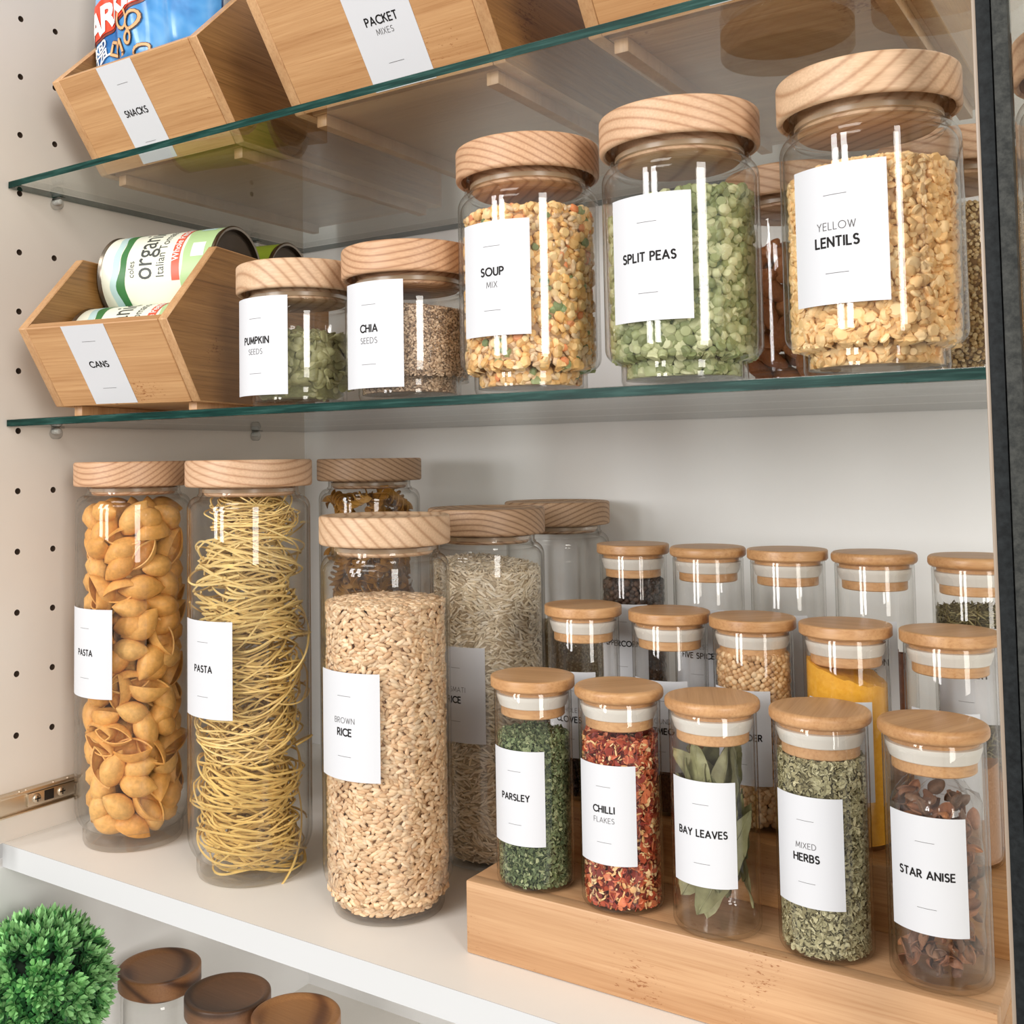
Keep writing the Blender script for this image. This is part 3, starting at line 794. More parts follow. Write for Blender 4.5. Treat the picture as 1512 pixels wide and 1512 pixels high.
b_ = m_pasta.node_tree.nodes['Principled BSDF']; b_.inputs['Subsurface Weight'].default_value = .12; b_.inputs['Subsurface Radius'].default_value = (.006, .003, .001)
shp = new_mesh('pasta_shell', v, f, m_pasta, None, 55)
Rr = J['pasta1'][1]; bx = Vector(base('pasta1')); pl_ = []
nl = 18
for li in range(nl):
    zc = .019+li*.0143; ring = 9 if li % 2 else 8
    for k in range(ring):
        a = 2*PI*(k+.5*(li % 2))/ring+rng.normal(0, .12); rr = Rr-.0125-rng.random()*.003
        if li == 0: rr -= .005
        er = np.array([math.cos(a), math.sin(a), 0]); et = np.array([-er[1], er[0], 0])
        face = rng.random()
        nrm = -er if face < .50 else (er if face < .84 else np.array([0, 0, 1.0 if face < .93 else -1.0]))
        nrm = nrm+rng.normal(0, .35, 3); al_ = rng.uniform(-1.3, 1.3); T = et*math.cos(al_)+np.array([0, 0, 1])*math.sin(al_)
        Q = frames(nrm[None], T[None])[0]
        pl_.append((bx+Vector(er*rr)+Vector((0, 0, zc+rng.normal(0, .0025))), Q, rng.uniform(.96, 1.16)))
    for k in range(3):
        a = rng.random()*6.28; Q = frames(rng.normal(0, 1, (1, 3)), rng.normal(0, 1, (1, 3)))[0]
        pl_.append((bx+Vector((.012*math.cos(a), .012*math.sin(a), zc)), Q, .95))
scatter('pasta_shell', 'golden pasta shell piled in the leftmost tall jar', 'pasta shell', 'pasta shells in the leftmost jar', shp, pl_)

# noodle nests
m_nood = varied('noodle', [(250, 220, 146), (244, 210, 130), (252, 226, 158)], .45, 0, 60)
b_ = m_nood.node_tree.nodes['Principled BSDF']; b_.inputs['Subsurface Weight'].default_value = .1; b_.inputs['Subsurface Radius'].default_value = (.004, .002, .001)
def nest_mesh(seed, n=175, rm=.0215, wn=.0165, Hn=.0150):
    """a coiled nest: strands run round a flattened ring, each loop in its own tilted plane"""
    g = np.random.default_rng(seed); parts = []
    for s in range(n):
        stray = s < 9
        m = 26; t = np.linspace(0, 1, m); th = g.random()*6.28+t*g.uniform(1.4, 4.6)*(1 if g.random() < .6 else -1)
        c = g.random()*6.28; q = math.sqrt(g.uniform(.35, 1))*(1.15 if stray else 1)
        c = c+t*g.uniform(-1.6, 1.6)
        r = rm+wn*q*np.cos(c)+g.uniform(.0010, .0045)*np.sin(t*g.uniform(4, 12)+g.random()*6)
        z = Hn*q*np.sin(c)+g.uniform(.0006, .0035)*np.sin(t*g.uniform(4, 11)+g.random()*6)
        ca = g.random()*6.28; tl = g.normal(0, .38)
        ox, oy = g.normal(0, .0035, 2)
        x = r*np.cos(th)+ox; y = r*np.sin(th)+oy; rr = np.hypot(x, y); k_ = np.minimum(1, .0415/rr); x *= k_; y *= k_
        z = z+tl*(x*math.cos(ca)+y*math.sin(ca))
        parts.append(tube_v(np.stack([x, y, z], 1), .00082, 4))
    return join_v(parts)
nm_ = []
for s in range(4):
    v, f = nest_mesh(s+3); nm_.append(new_mesh('noodle_nest', v, f, m_nood, None, 60))
bx = Vector(base('pasta2'))
spots = [(.030, 0, .03, .04, 0), (.068, 1, .22, -.16, .0012), (.107, 2, -.20, .12, -.001), (.147, 3, .10, .14, .0012), (.186, 0, -.12, -.20, .001), (.226, 1, .24, .12, -.001), (.263, 2, -.14, .12, .004)]
desc = ['lowest', 'second lowest', 'third lowest', 'middle', 'third from top', 'second from top', 'topmost']
used = set()
for i, (zz, k, a, b2, dx) in enumerate(spots):
    o = nm_[k] if k not in used else nm_[k].copy()
    if k in used: COL.objects.link(o)
    used.add(k); o.location = bx+Vector((dx, 0, zz)); o.rotation_euler = (a, b2, i*1.7+.4)
    if i == 6: o.scale = (.86, .86, .8)
    tag(o, f'yellow nest of fine noodles, {desc[i]} in the second tall pasta jar', 'noodle nest', 'noodle nests stacked in the jar')

# spiral pasta
parts = []
for bl in range(3):
    n = 26; V = []; f = []
    for i in range(n):
        t = i/(n-1); x = -.017+.034*t; a = bl*2*PI/3+t*2*PI*1.6
        for r in (.0004, .0035, .0062):
            V.append((x, r*math.cos(a+r*40), r*math.sin(a+r*40)))
    m0 = len(V); V += [(p[0]+.0009, p[1], p[2]) for p in V]
    for i in range(n-1):
        for j in range(2):
            a = i*3+j; f.append((a, a+1, a+4, a+3)); f.append((m0+a, m0+a+3, m0+a+4, m0+a+1))
        f.append((i*3+2, m0+i*3+2, m0+i*3+5, i*3+5))
    parts.append((V, f))
v, f = join_v(parts)
m_spi = varied('spiral_pasta', [(196, 144, 62), (182, 128, 50), (206, 156, 74)], .55, .1, 300)
sp = new_mesh('pasta_spiral', v, f, m_spi, None, 50)
Rr = J['spiral'][1]; bx = Vector(base('spiral')); pl_ = []
for li in range(17):
    zc = .018+li*.0156
    for k in range(8):
        a = 2*PI*k/8+li*.4; er = np.array([math.cos(a), math.sin(a), 0]); rr = Rr-.009-rng.random()*.004; et = np.array([-er[1], er[0], 0])
        al_ = rng.uniform(-1, 1); T = et*math.cos(al_)*.8+np.array([0, 0, 1])*math.sin(al_)-er*.0
        pl_.append((bx+Vector(er*(rr-.004))+Vector((0, 0, zc)), frames((er+rng.normal(0, .2, 3))[None], T[None])[0], 1.0))
scatter('pasta_spiral', 'dark yellow pasta spiral in the back corner jar', 'pasta spiral', 'pasta spirals in the back corner jar', sp, pl_)

# ------------------------------------------------------------------ spice jars
BL, BL2 = MT['bamboo_lid'], MT['bamboo_lid2']
S = {}
h1, h2, h3 = .0440, .0790, .1155
for k, x, y, z, lb_, ln, ph, lm, zr_ in [
    ('parsley', .4565, .0665, h1, 'front row spice jar of dried green parsley, label PARSLEY', [('PARSLEY', 1)], -90, BL, .2),
    ('chilli', .5148, .0672, h1, 'front row spice jar of red chilli flakes, label CHILLI FLAKES', [('CHILLI', 1), ('FLAKES', 0)], -89, BL, .9),
    ('bay', .5724, .0664, h1, 'front row spice jar of whole bay leaves, label BAY LEAVES', [('BAY LEAVES', 1)], -87, BL2, .4),
    ('herbs', .6306, .0702, h1, 'front row spice jar of grey green mixed herbs, label MIXED HERBS', [('MIXED', 0), ('HERBS', 1)], -95.5, BL2, .1),
    ('anise', .6866, .0696, h1, 'front row spice jar of star anise pieces, label STAR ANISE', [('STAR ANISE', 1)], -92.5, BL, 1.2),
    ('cloves', .4551, .1390, h2, 'middle row spice jar of dark cloves behind the parsley, label CLOVES', [('WHOLE', 0), ('CLOVES', 1)], -90, BL, 1.1),
    ('nutmeg', .5165, .1410, h2, 'middle row spice jar of brown nutmeg behind the chilli flakes, label GROUND NUTMEG', [('GROUND', 0), ('NUTMEG', 1)], -87, BL, .3),
    ('coriander', .5713, .1410, h2, 'middle row spice jar of round coriander seeds behind the bay leaves', [('CORIANDER', 1)], -94, BL, .8),
    ('turmeric', .6270, .1410, h2, 'middle row spice jar of bright yellow powder behind the mixed herbs', [], -88, BL2, 1.5),
    ('sugar', .6833, .1420, h2, 'middle row spice jar of brown sugar behind the star anise, label BROWN SUGAR', [('BROWN', 1), ('SUGAR', 0)], -91, BL, 1.0),
    ('pepper', .4616, .2070, h3, 'back row spice jar of black peppercorns, label PEPPERCORNS', [('PEPPERCORNS', 1)], -88, BL, .6),
    ('five', .5184, .2070, h3, 'back row spice jar labelled CHINESE FIVE SPICE', [('CHINESE', 0), ('FIVE SPICE', 1)], -90, BL, 0),
    ('third', .5734, .2085, h3, 'clear topped back row spice jar, third from left', [('CUMIN', 1)], -90, BL, .9),
    ('cinnamon', .6286, .2100, h3, 'back row spice jar labelled CINNAMON STICKS', [('CINNAMON', 1), ('STICKS', 0)], -92, BL, 1.3),
    ('rosemary', .6870, .2105, h3, 'back row spice jar of dried rosemary by the door frame, label ROSEMARY', [('ROSEMARY', 1)], -98, BL, .2)]:
    S[k] = spice_jar(x, y, z, lb_, None if k == 'third' else ln, ph, 45, lm, zr_, .1255, k in ('bay', 'herbs', 'anise', 'five', 'cinnamon', 'rosemary', 'chilli'))
    if k == 'third': label_on(S[k][0], .0241, .0282, .0842, 45, [], -90, .8)
def sb(k): return tuple(S[k][0].location)
Rs = S['parsley'][1]
fl1 = flake_piece(.0034, .0022, .6); fl2 = flake_piece(.0026, .0016, .3); fl3 = flake_piece(.0058, .0040, .5)
contents('dried_parsley', 'dark green parsley flakes in the PARSLEY jar', 'herb', sb('parsley'), Rs, .003, .0900, [(fl1[0], fl1[1], .6), (fl2[0], fl2[1], .4)],
         [[(104, 118, 84), (124, 138, 98), (84, 98, 66), (150, 160, 120)], [(120, 132, 88), (94, 106, 70), (166, 172, 130)]], 6500, 900, .0022, m_gr_m, (46, 62, 36), rnd=True, size_j=.25, margin=.0005, core_in=.0018)
sd2 = disc_piece(.0034, .0006, 7, 0)
contents('chilli_flakes', 'red chilli flakes with yellow seeds in the CHILLI FLAKES jar', 'chilli flakes', sb('chilli'), Rs, .003, .0955, [(fl3[0], fl3[1], .62), (sd2[0], sd2[1], .38)],
         [[(176, 74, 46), (200, 98, 62), (150, 52, 36), (216, 124, 84), (130, 44, 34)], [(244, 204, 148), (238, 188, 126), (248, 214, 162)]], 3000, 420, .003, m_gr, (110, 38, 22), rnd=True, size_j=.3, margin=.0006, core_in=.0024)
contents('mixed_herbs', 'grey green dried herbs filling the MIXED HERBS jar', 'herb', sb('herbs'), Rs, .003, .1010, [(fl1[0], fl1[1], .55), (fl2[0], fl2[1], .45)],
         [[(180, 174, 138), (162, 156, 120), (198, 192, 156), (140, 132, 98)], [(172, 164, 126), (204, 196, 158), (148, 140, 106)]], 7000, 900, .002, m_gr_m, (96, 88, 60), rnd=True, size_j=.25, margin=.0005, core_in=.0018)
cl = ellipsoid(.0040, .0022, .0022, 5, 3)
contents('cloves', 'dark brown cloves in the jar behind the parsley', 'cloves', sb('cloves'), Rs, .003, .0270, [(cl[0], cl[1], 1)], [[(62, 40, 30), (48, 30, 24), (78, 52, 38)]], 900, 300, .003, m_gr, (40, 26, 20), jit=.8, spread=1, core_in=.003)
powder('ground_nutmeg', 'speckled brown ground nutmeg in the jar behind the chilli flakes', 'spice', sb('nutmeg'), Rs, .003, .0262, speckled('nutmeg_powder', [(.35, (70, 46, 32)), (.7, (120, 84, 58))], 900))
co = ellipsoid(.0042, .0040, .0040, 8, 5)
contents('coriander_seeds', 'round tan coriander seeds in the jar behind the bay leaves', 'coriander seeds', sb('coriander'), Rs, .003, .1030, [(co[0], co[1], 1)], [[(214, 176, 130), (198, 156, 110), (226, 194, 152), (184, 142, 98)]], 1500, 170, .0012, m_gr, (96, 66, 42), rnd=True, margin=.0021, size_j=.1, core_in=.0045, core_drop=.003)
powder('turmeric_powder', 'bright yellow spice powder in the jar behind the mixed herbs', 'spice', sb('turmeric'), Rs, .003, .0975, speckled('turmeric', [(.3, (222, 158, 46)), (.7, (236, 178, 66))], 300), (-.30, 0))
powder('brown_sugar', 'light brown sugar in the jar behind the star anise', 'sugar', sb('sugar'), Rs, .003, .0480, speckled('sugar', [(.35, (150, 106, 72)), (.7, (190, 146, 108))], 1200), (.35, 0))
pc = ellipsoid(.0048, .0045, .0045, 7, 4)
contents('peppercorns', 'black peppercorns in the back row PEPPERCORNS jar', 'peppercorns', sb('pepper'), Rs, .003, .0985, [(pc[0], pc[1], 1)], [[(66, 48, 38), (48, 36, 30), (84, 62, 48)]], 1100, 130, .0015, grainy('peppercorn_skin', .5, .5, .8, 900), (28, 20, 16), rnd=True, margin=.0023, core_in=.0048, core_drop=.003)
powder('five_spice', 'brown spice powder low in the CHINESE FIVE SPICE jar', 'spice', sb('five'), Rs, .003, .060, speckled('five_spice_powder', [(.35, (96, 66, 46)), (.7, (140, 102, 72))], 900))
nd = ellipsoid(.0075, .0011, .0008, 4, 3)
contents('dried_rosemary', 'dried rosemary needles in the back row ROSEMARY jar', 'herb', sb('rosemary'), Rs, .003, .0925, [(nd[0], nd[1], 1)], [[(122, 112, 76), (100, 90, 58), (148, 138, 100), (84, 74, 48)]], 3200, 700, .003, m_gr_m, (70, 62, 40), jit=.9, spread=.6, margin=.0008, core_in=.003, mound=.001)
# cinnamon sticks: rolled quills standing low in their jar
def quill():
    V = []; f = []; n = 26
    for i in range(n):
        a = i/(n-1)*2*PI*1.6; r = .0028+.0010*i/(n-1)
        V += [(r*math.cos(a), r*math.sin(a), 0), (r*math.cos(a), r*math.sin(a), .058), ((r+.0006)*math.cos(a), (r+.0006)*math.sin(a), .058), ((r+.0006)*math.cos(a), (r+.0006)*math.sin(a), 0)]
    for i in range(n-1):
        a = 4*i; b = a+4
        for j in range(4): f.append((a+j, b+j, b+(j+1) % 4, a+(j+1) % 4))
    return V, f
v, f = quill(); m_cin = varied('cinnamon_bark', [(146, 88, 52), (124, 72, 42)], .7, .3, 400)
q0 = new_mesh('cinnamon_stick', v, f, m_cin, None, 50); bx = Vector(sb('cinnamon')); pl_ = []
for k in range(6):
    a = k*PI/3; pl_.append((bx+Vector((.0135*math.cos(a), .0135*math.sin(a), .004)), Matrix.Rotation(a, 3, 'Z'), 1.0))
scatter('cinnamon_stick', 'rolled cinnamon stick standing in the CINNAMON STICKS jar', 'cinnamon stick', 'cinnamon sticks in their jar', q0, pl_)
cs_ = ellipsoid(.0050, .0014, .0012, 5, 3)
contents('cumin_seeds', 'small brown seeds low in the third back row spice jar', 'seeds', sb('third'), Rs, .003, .050, [(cs_[0], cs_[1], 1)], [[(146, 116, 80), (124, 96, 64)]], 1500, 400, .002, m_gr_m, (90, 68, 44))

# bay leaves
def leaf_mesh(seed, Lf=.068, Wf=.021):
    g = np.random.default_rng(seed); nu, nv = 18, 7; V = []; cv_ = g.uniform(-.9, .9); tw = g.uniform(-.5, .5); fold = g.uniform(.1, .35)
    for i in range(nu):
        u = i/(nu-1); w_ = Wf*(math.sin(PI*min(1, u**.85))**.85)*.5+.0004
        for j in range(nv):
            s = -1+2*j/(nv-1); x = s*w_*(1+.05*math.sin(u*30+j)); z = Lf*(u-.5); y = cv_*Lf*.35*(u-.5)**2+fold*abs(x)+.0008*math.sin(u*22+s*3)
            a = tw*(u-.5); V.append((x*math.cos(a)-y*math.sin(a), x*math.sin(a)+y*math.cos(a), z))
    f = [(i*nv+j, i*nv+j+1, (i+1)*nv+j+1, (i+1)*nv+j) for i in range(nu-1) for j in range(nv-1)]
    n = len(V); V2 = [(p[0], p[1]+.0003, p[2]) for p in V]
    f2 = [tuple(k+n for k in q[::-1]) for q in f]
    rib, rf = tube_v([V[i*nv+nv//2] for i in range(nu)], .00038, 5)
    return join_v([(V+V2, f+f2), (rib, rf)])
m_leaf = varied('bay_leaf', [(154, 152, 108), (134, 134, 92), (178, 174, 132), (114, 116, 80)], .5, .2, 180)
bx = Vector(sb('bay')); kk = 0
for s in range(4):
    v, f = leaf_mesh(s+20); lf = new_mesh('bay_leaf', v, f, m_leaf, None, 60); pl_ = []
    for q in range(7):
        a = kk*2.4+.5; rr = (.0195, .0165, .011, .018)[kk % 4]; zz = (.044, .056, .040, .074, .066, .050, .078)[kk % 7]
        Rm = (Matrix.Rotation(a+PI/2, 3, 'Z') @ Matrix.Rotation(rng.normal(0, .50), 3, 'Y') @ Matrix.Rotation(rng.normal(0, .06), 3, 'X'))
        sc_ = .92 if zz < .06 else .86
        pl_.append((bx+Vector(((rr-.004)*math.cos(a), (rr-.004)*math.sin(a), zz-.002)), Rm, sc_)); kk += 1
    scatter('bay_leaf', 'dry olive green bay leaf standing in the BAY LEAVES jar', 'bay leaf', 'bay leaves in the jar', lf, pl_)
# keep leaves inside the tube
for o in [q for q in bpy.data.objects if q.name.startswith('bay_leaf')]:
    M_ = o.matrix_world.copy(); me = o.data.copy(); co_ = np.zeros(len(me.vertices)*3); me.vertices.foreach_get('co', co_); co_ = co_.reshape(-1, 3)
    Mn = np.array(M_); W = co_@Mn[:3, :3].T+Mn[:3, 3]-np.array(bx); rr = np.hypot(W[:, 0], W[:, 1]); s_ = np.minimum(1, (Rs-.0006)/np.maximum(rr, 1e-9))
    W[:, 0] *= s_; W[:, 1] *= s_; W[:, 2] = np.clip(W[:, 2], .003, .100)
    inv = np.array(M_.inverted()); L_ = (W+np.array(bx))@inv[:3, :3].T+inv[:3, 3]
    me.vertices.foreach_set('co', L_.ravel()); me.update(); o.data = me

# star anise pieces, in a clear bag
def pod():
    V = []; f = []; nu, nv = 9, 7
    for i in range(nu):
        u = i/(nu-1); w_ = .0046*math.sin(PI*u)**.7+.0002; d_ = .0044*math.sin(PI*u)**.8
        for j in range(nv):
            a = -1+2*j/(nv-1); V.append((u*.016-.008, w_*a, -d_*(1-a*a)+.0015*math.sin(u*5)))
    f = [(i*nv+j, i*nv+j+1, (i+1)*nv+j+1, (i+1)*nv+j) for i in range(nu-1) for j in range(nv-1)]
    n = len(V); V += [(p[0], p[1]*.82, p[2]+.0007) for p in V]
    f += [tuple(k+n for k in q[::-1]) for q in f]
    lp = [i*nv for i in range(nu)]; rp = [i*nv+nv-1 for i in range(nu)]
    for lst in (lp, rp):
        for a, b in zip(lst[:-1], lst[1:]): f.append((a, b, b+n, a+n))
    return V, f
v, f = pod(); m_pod = varied('anise_pod', [(128, 96, 76), (170, 112, 78), (92, 68, 58), (206, 138, 92), (140, 106, 82), (110, 80, 62)], .55, .4, 500)
pd = new_mesh('star_anise_pod', v, f, m_pod, None, 50); bx = Vector(sb('anise')); pl_ = []
for k in range(260):
    a = rng.random()*6.28; zz = .007+.081*(k/260)+rng.normal(0, .001); rr = (Rs-.0048)*math.sqrt(rng.uniform(.35, 1))
    pl_.append((bx+Vector((rr*math.cos(a), rr*math.sin(a), zz)), frames(rng.normal(0, 1, (1, 3)), rng.normal(0, 1, (1, 3)))[0], rng.uniform(.45, .80)))
scatter('star_anise_pod', 'dark reddish brown broken star anise pod in the STAR ANISE jar', 'star anise pod', 'star anise pieces in the jar', pd, pl_)
cv, cf = lathe_v([(0, .003), (.019, .003), (.0212, .006)]+[(.0215, .006+.078*i/10) for i in range(1, 11)]+[(.020, .090), (.015, .094), (.008, .097), (0, .096)], 48)
cv = np.array(cv)
for i in range(len(cv)):
    d_ = noise.noise(Vector(cv[i]*130))*.0016+noise.noise(Vector(cv[i]*320))*.0007; r_ = np.hypot(cv[i, 0], cv[i, 1])
    if r_ > 1e-6: s_ = min((r_+d_-.0008)/r_, (.0222)/r_); cv[i, 0] *= s_; cv[i, 1] *= s_
    if cv[i, 2] > .08: cv[i, 2] += d_*3
tag(new_mesh('plastic_bag', cv, cf, MT['film'], None, 80, bx), 'crumpled clear plastic bag around the star anise in its jar', 'plastic bag')

# ------------------------------------------------------------------ bamboo bins
def bin_box(loc, rz, W, s, Dp, label, lines, lab_x0, lab_x1):
    t = thing('bamboo_bin', label, 'storage bin', loc, rz)
    th = .0075*s
    F0, F1, K, B1 = (0, 0), (-.0415*s, .0570*s), (.022*s, .1200*s), (Dp, .1200*s)
    n = Vector((F1[1]-F0[1], -(F1[0]-F0[0]))).normalized()      # into the bin
    side = [F0, F1, K, B1, (Dp, 0)]
    for x0, x1 in ((0, th), (W-th, W)):
        v, f = prism_v(side, x0, x1, .0007); va = np.array(v); mi = []
        for q in f:
            e_a, e_b = va[q[1]]-va[q[0]], va[q[2]]-va[q[1]]; nn = np.cross(e_a, e_b); mi.append(0 if abs(nn[0]) > .9*np.linalg.norm(nn) else 1)
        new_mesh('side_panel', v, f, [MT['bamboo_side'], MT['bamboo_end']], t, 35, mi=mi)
    # front board set between and flush with the sides
    fb = [F0, F1, (F1[0]+n.x*th, F1[1]+n.y*th), (F0[0]+n.x*th, F0[1]+n.y*th)]
    off = .0002
    fb = [(y-n.x*off, z-n.y*off) for y, z in fb]
    v, f = prism_v(fb, th+.0001, W-th-.0001, .0005)
    fo = new_mesh('front_panel', v, f, MT['bamboo'], t, 35)
    box('back_panel', th, W-th, Dp-th, Dp, 0.001, .1195*s, MT['bamboo'], t, .0006)
    box('bottom_panel', th, W-th, th*.9, Dp-th, .001, .001+th*.7, MT['bamboo'], t, .0004)
    for x0 in (th*1.3, W-th*2.3):
        box('runner', x0, x0+th, .010, Dp-.01, -.0078, .0008, MT['bamboo_end'], t, .0004)
    # label strip on the front board
    d_ = Vector((F1[0]-F0[0], F1[1]-F0[1])); Lh = d_.length; d_.normalize()
    def on(x, h_, o_): return (x, F0[0]+d_.x*h_-n.x*(off+o_), F0[1]+d_.y*h_-n.y*(off+o_))
    a0, a1 = lab_x0, lab_x1; h0, h1_ = .0015*s, Lh-.0002
    V = [on(a0, h0, .0001), on(a1, h0, .0001), on(a1, h1_, .0001), on(a0, h1_, .0001), on(a0, h0, .0003), on(a1, h0, .0003), on(a1, h1_, .0003), on(a0, h1_, .0003)]
    lab = new_mesh('label', V, [(0, 3, 2, 1), (4, 5, 6, 7), (0, 1, 5, 4), (1, 2, 6, 5), (2, 3, 7, 6), (3, 0, 4, 7)], MT['paper'], t)
    lab['label'] = 'white paper label reading '+' '.join(q[0] for q in lines) if lines else 'plain white paper label'
    V = []; Fc = []; mi = []; cx, cz = (a0+a1)/2, Lh*.52
    def add(poly, wd, m):
        a, b = ribbon(poly, wd); o = len(V); V.extend(a); Fc.extend([tuple(i+o for i in q) for q in b]); mi.extend([m]*len(b))
    ys = [cz] if len(lines) == 1 else [cz+.003, cz-.0045]
    for (tx, bold), y in zip(lines, ys):
        for st in text_strokes(tx, (.0048 if bold else .0036)*(.8+.2*s), cx, y): add(st, .00092 if bold else .00034, 0 if bold else 1)
    for zz in (Lh*.22, Lh*.80): add([(cx-.006, zz), (cx, zz), (cx+.006, zz)], .00028, 1)
    new_mesh('lettering', [on(x, h_, .00045) for x, h_ in V], Fc, [MT['ink'], MT['ink_grey']], lab, None, mi=mi)
    return t
GB2 = Z2+GT+.0078
bin_box((.0677, -.0004, Z1+GT+.0078), math.radians(12.8), .1347, 1.0, .205, 'bamboo bin of tomato cans on the middle glass shelf, label CANS', [('CANS', 1)], .0405, .0795)
bin_box((.0490, .0560, GB2), 0.01, .168, 1.18, .270, 'bamboo bin of pretzel bags at the upper left, label SNACKS', [('SNACKS', 1)], .0560, .0960)
bin_box((.2890, .0365, GB2), 0.0, .174, 1.18, .285, 'bamboo bin at the top centre, label PACKET MIXES', [('PACKET', 1), ('MIXES', 0)], .0740, .1230)
bin_box((.5200, .0360, GB2), 0.0, .174, 1.18, .285, 'bamboo bin at the upper right above the split peas, cut off by the frame', [], .0740, .1230)

# ------------------------------------------------------------------ cans in their bin
rzb = math.radians(12.8); cb = Vector((.0677, -.0004, Z1+GT+.0078))
def bin_pt(a, v, h_): return cb+Vector((a*math.cos(rzb)-v*math.sin(rzb), a*math.sin(rzb)+v*math.cos(rzb), h_))
m_cream = mat('can_paper_cream', (238, 240, 222), .4); m_mint = mat('can_paper_green', (178, 208, 150), .4)
m_red = mat('can_print_red', (226, 96, 70), .4); m_grass = mat('can_print_grass', (60, 120, 66), .4); m_lime = mat('can_paper_lime', (150, 172, 54), .4)
m_cink = mat('can_ink', (70, 74, 72), .5); m_wht = mat('can_print_white', (240, 244, 238), .4); m_blue = mat('can_print_blue', (186, 214, 214), .4)
m_tom = mat('can_print_tomato', (216, 50, 28), .35)
CR, CL = .0375, .112
_txt = None
def tin_can(p, rot, label, style, spin=0):
    global _txt
    t = thing('tin_can', label, 'can', p, rzb)
    # axis along local x, start at 0
    prof = [(0, .004), (CR-.004, .004), (CR-.0028, .0005), (CR-.001, 0), (CR, .0008), (CR-.0006, .0028), (CR-.0010, .004), (CR-.0010, CL-.004), (CR-.0006, CL-.0028), (CR, CL-.0008), (CR-.001, CL), (CR-.0028, CL-.0005), (CR-.004, CL-.004), (CR*.8, CL-.0036), (CR*.77, CL-.0042), (CR*.55, CL-.0038), (CR*.52, CL-.0044), (0, CL-.0044)]
    v, f = lathe_v(prof, 64); mi = []
    va = np.array(v)
    for q in f:
        c = va[q].mean(0); rr = np.hypot(c[0], c[1]); mi.append(1 if rr < CR-.0032 else 0)
    new_mesh('can_body', [(c[2], c[0], c[1]) for c in v], f, [MT['tin'], MT['tin_dark']], t, 40, mi=mi)
    def band(name, x0, x1, m, a0=0, a1=360, off=.0001, wav=0, parent=None):
        n = 72; V = []; Fc = []
        for k in range(n+1):
            a = math.radians(a0+(a1-a0)*k/n); dx = wav*math.sin(a*4)+wav*.5*math.sin(a*9+1)
            for xx in (x0+dx, x1+dx*(.4 if wav else 1)): V.append((xx, (CR-.001+off)*-math.cos(a), (CR-.001+off)*math.sin(a)))
        for k in range(n): Fc.append((2*k, 2*k+2, 2*k+3, 2*k+1))
        return new_mesh(name, V, Fc, m, parent or t, 60)
    if style == 'lime':
        band('paper_wrapper', .004, CL-.004, m_lime); return t
    pw = band('paper_wrapper', .004, CL-.004, m_cream)
    band('sky_print', .014, .021, m_blue, off=.00025, wav=.0016, parent=pw)
    band('grass_print', .021, .028, m_grass, off=.0003, wav=.0022, parent=pw)
    band('green_print', .082, CL-.004, m_mint, off=.00025, wav=.0012, parent=pw)
    band('red_print', .0725, .0800, m_red, -14, 96, off=.00035, parent=pw)
    band('tomato_print', .0780, .0900, m_tom, 98, 122, off=.0005, wav=.0006, parent=pw)
    for a0, a1, x0, x1 in ((14, 34, .090, .102), (62, 86, .088, .102)): band('badge_print', x0, x1, m_wht if a0 < 40 else m_blue, a0, a1, off=.0004, parent=pw)
    if _txt is None:
        _txt = [font_mesh('organic', .0270, 0, .0001), font_mesh('coles', .0085), font_mesh('Italian Tomatoes', .0112), font_mesh('Whole Peeled', .0090, 0, .0001)]
    for (vv, ff), xs, xc, ac, m, of in zip(_txt, (.72, .8, .80, .8), (.0455, .0340, .0620, .0762), (34, 4, 38, 42), (m_cink, m_cink, m_cink, m_wht), (.0003, .0003, .0003, .0006)):
        R_ = CR-.001+of; V = []
        for a, b, _ in vv:
            th = math.radians(ac)+a*xs/R_; V.append((xc-b, -R_*math.cos(th), R_*math.sin(th)))
        new_mesh('lettering', V, ff, m, pw)
    return t
tin_can(bin_pt(.0105, .0335, .0065+CR), 0, 'tomato can low at the front of the CANS bin', 'tomato')
tin_can(bin_pt(.0105, .1120, .0065+CR), 0, 'tomato can hidden low at the back of the CANS bin', 'tomato')
tin_can(bin_pt(.0105, .0720, .0065+CR+.0645), 0, 'tomato can lying on top in the CANS bin', 'tomato')
tin_can(bin_pt(.0140, .1510, .0065+CR+.0650), 0, 'lime green can lying behind the top tomato can', 'lime')

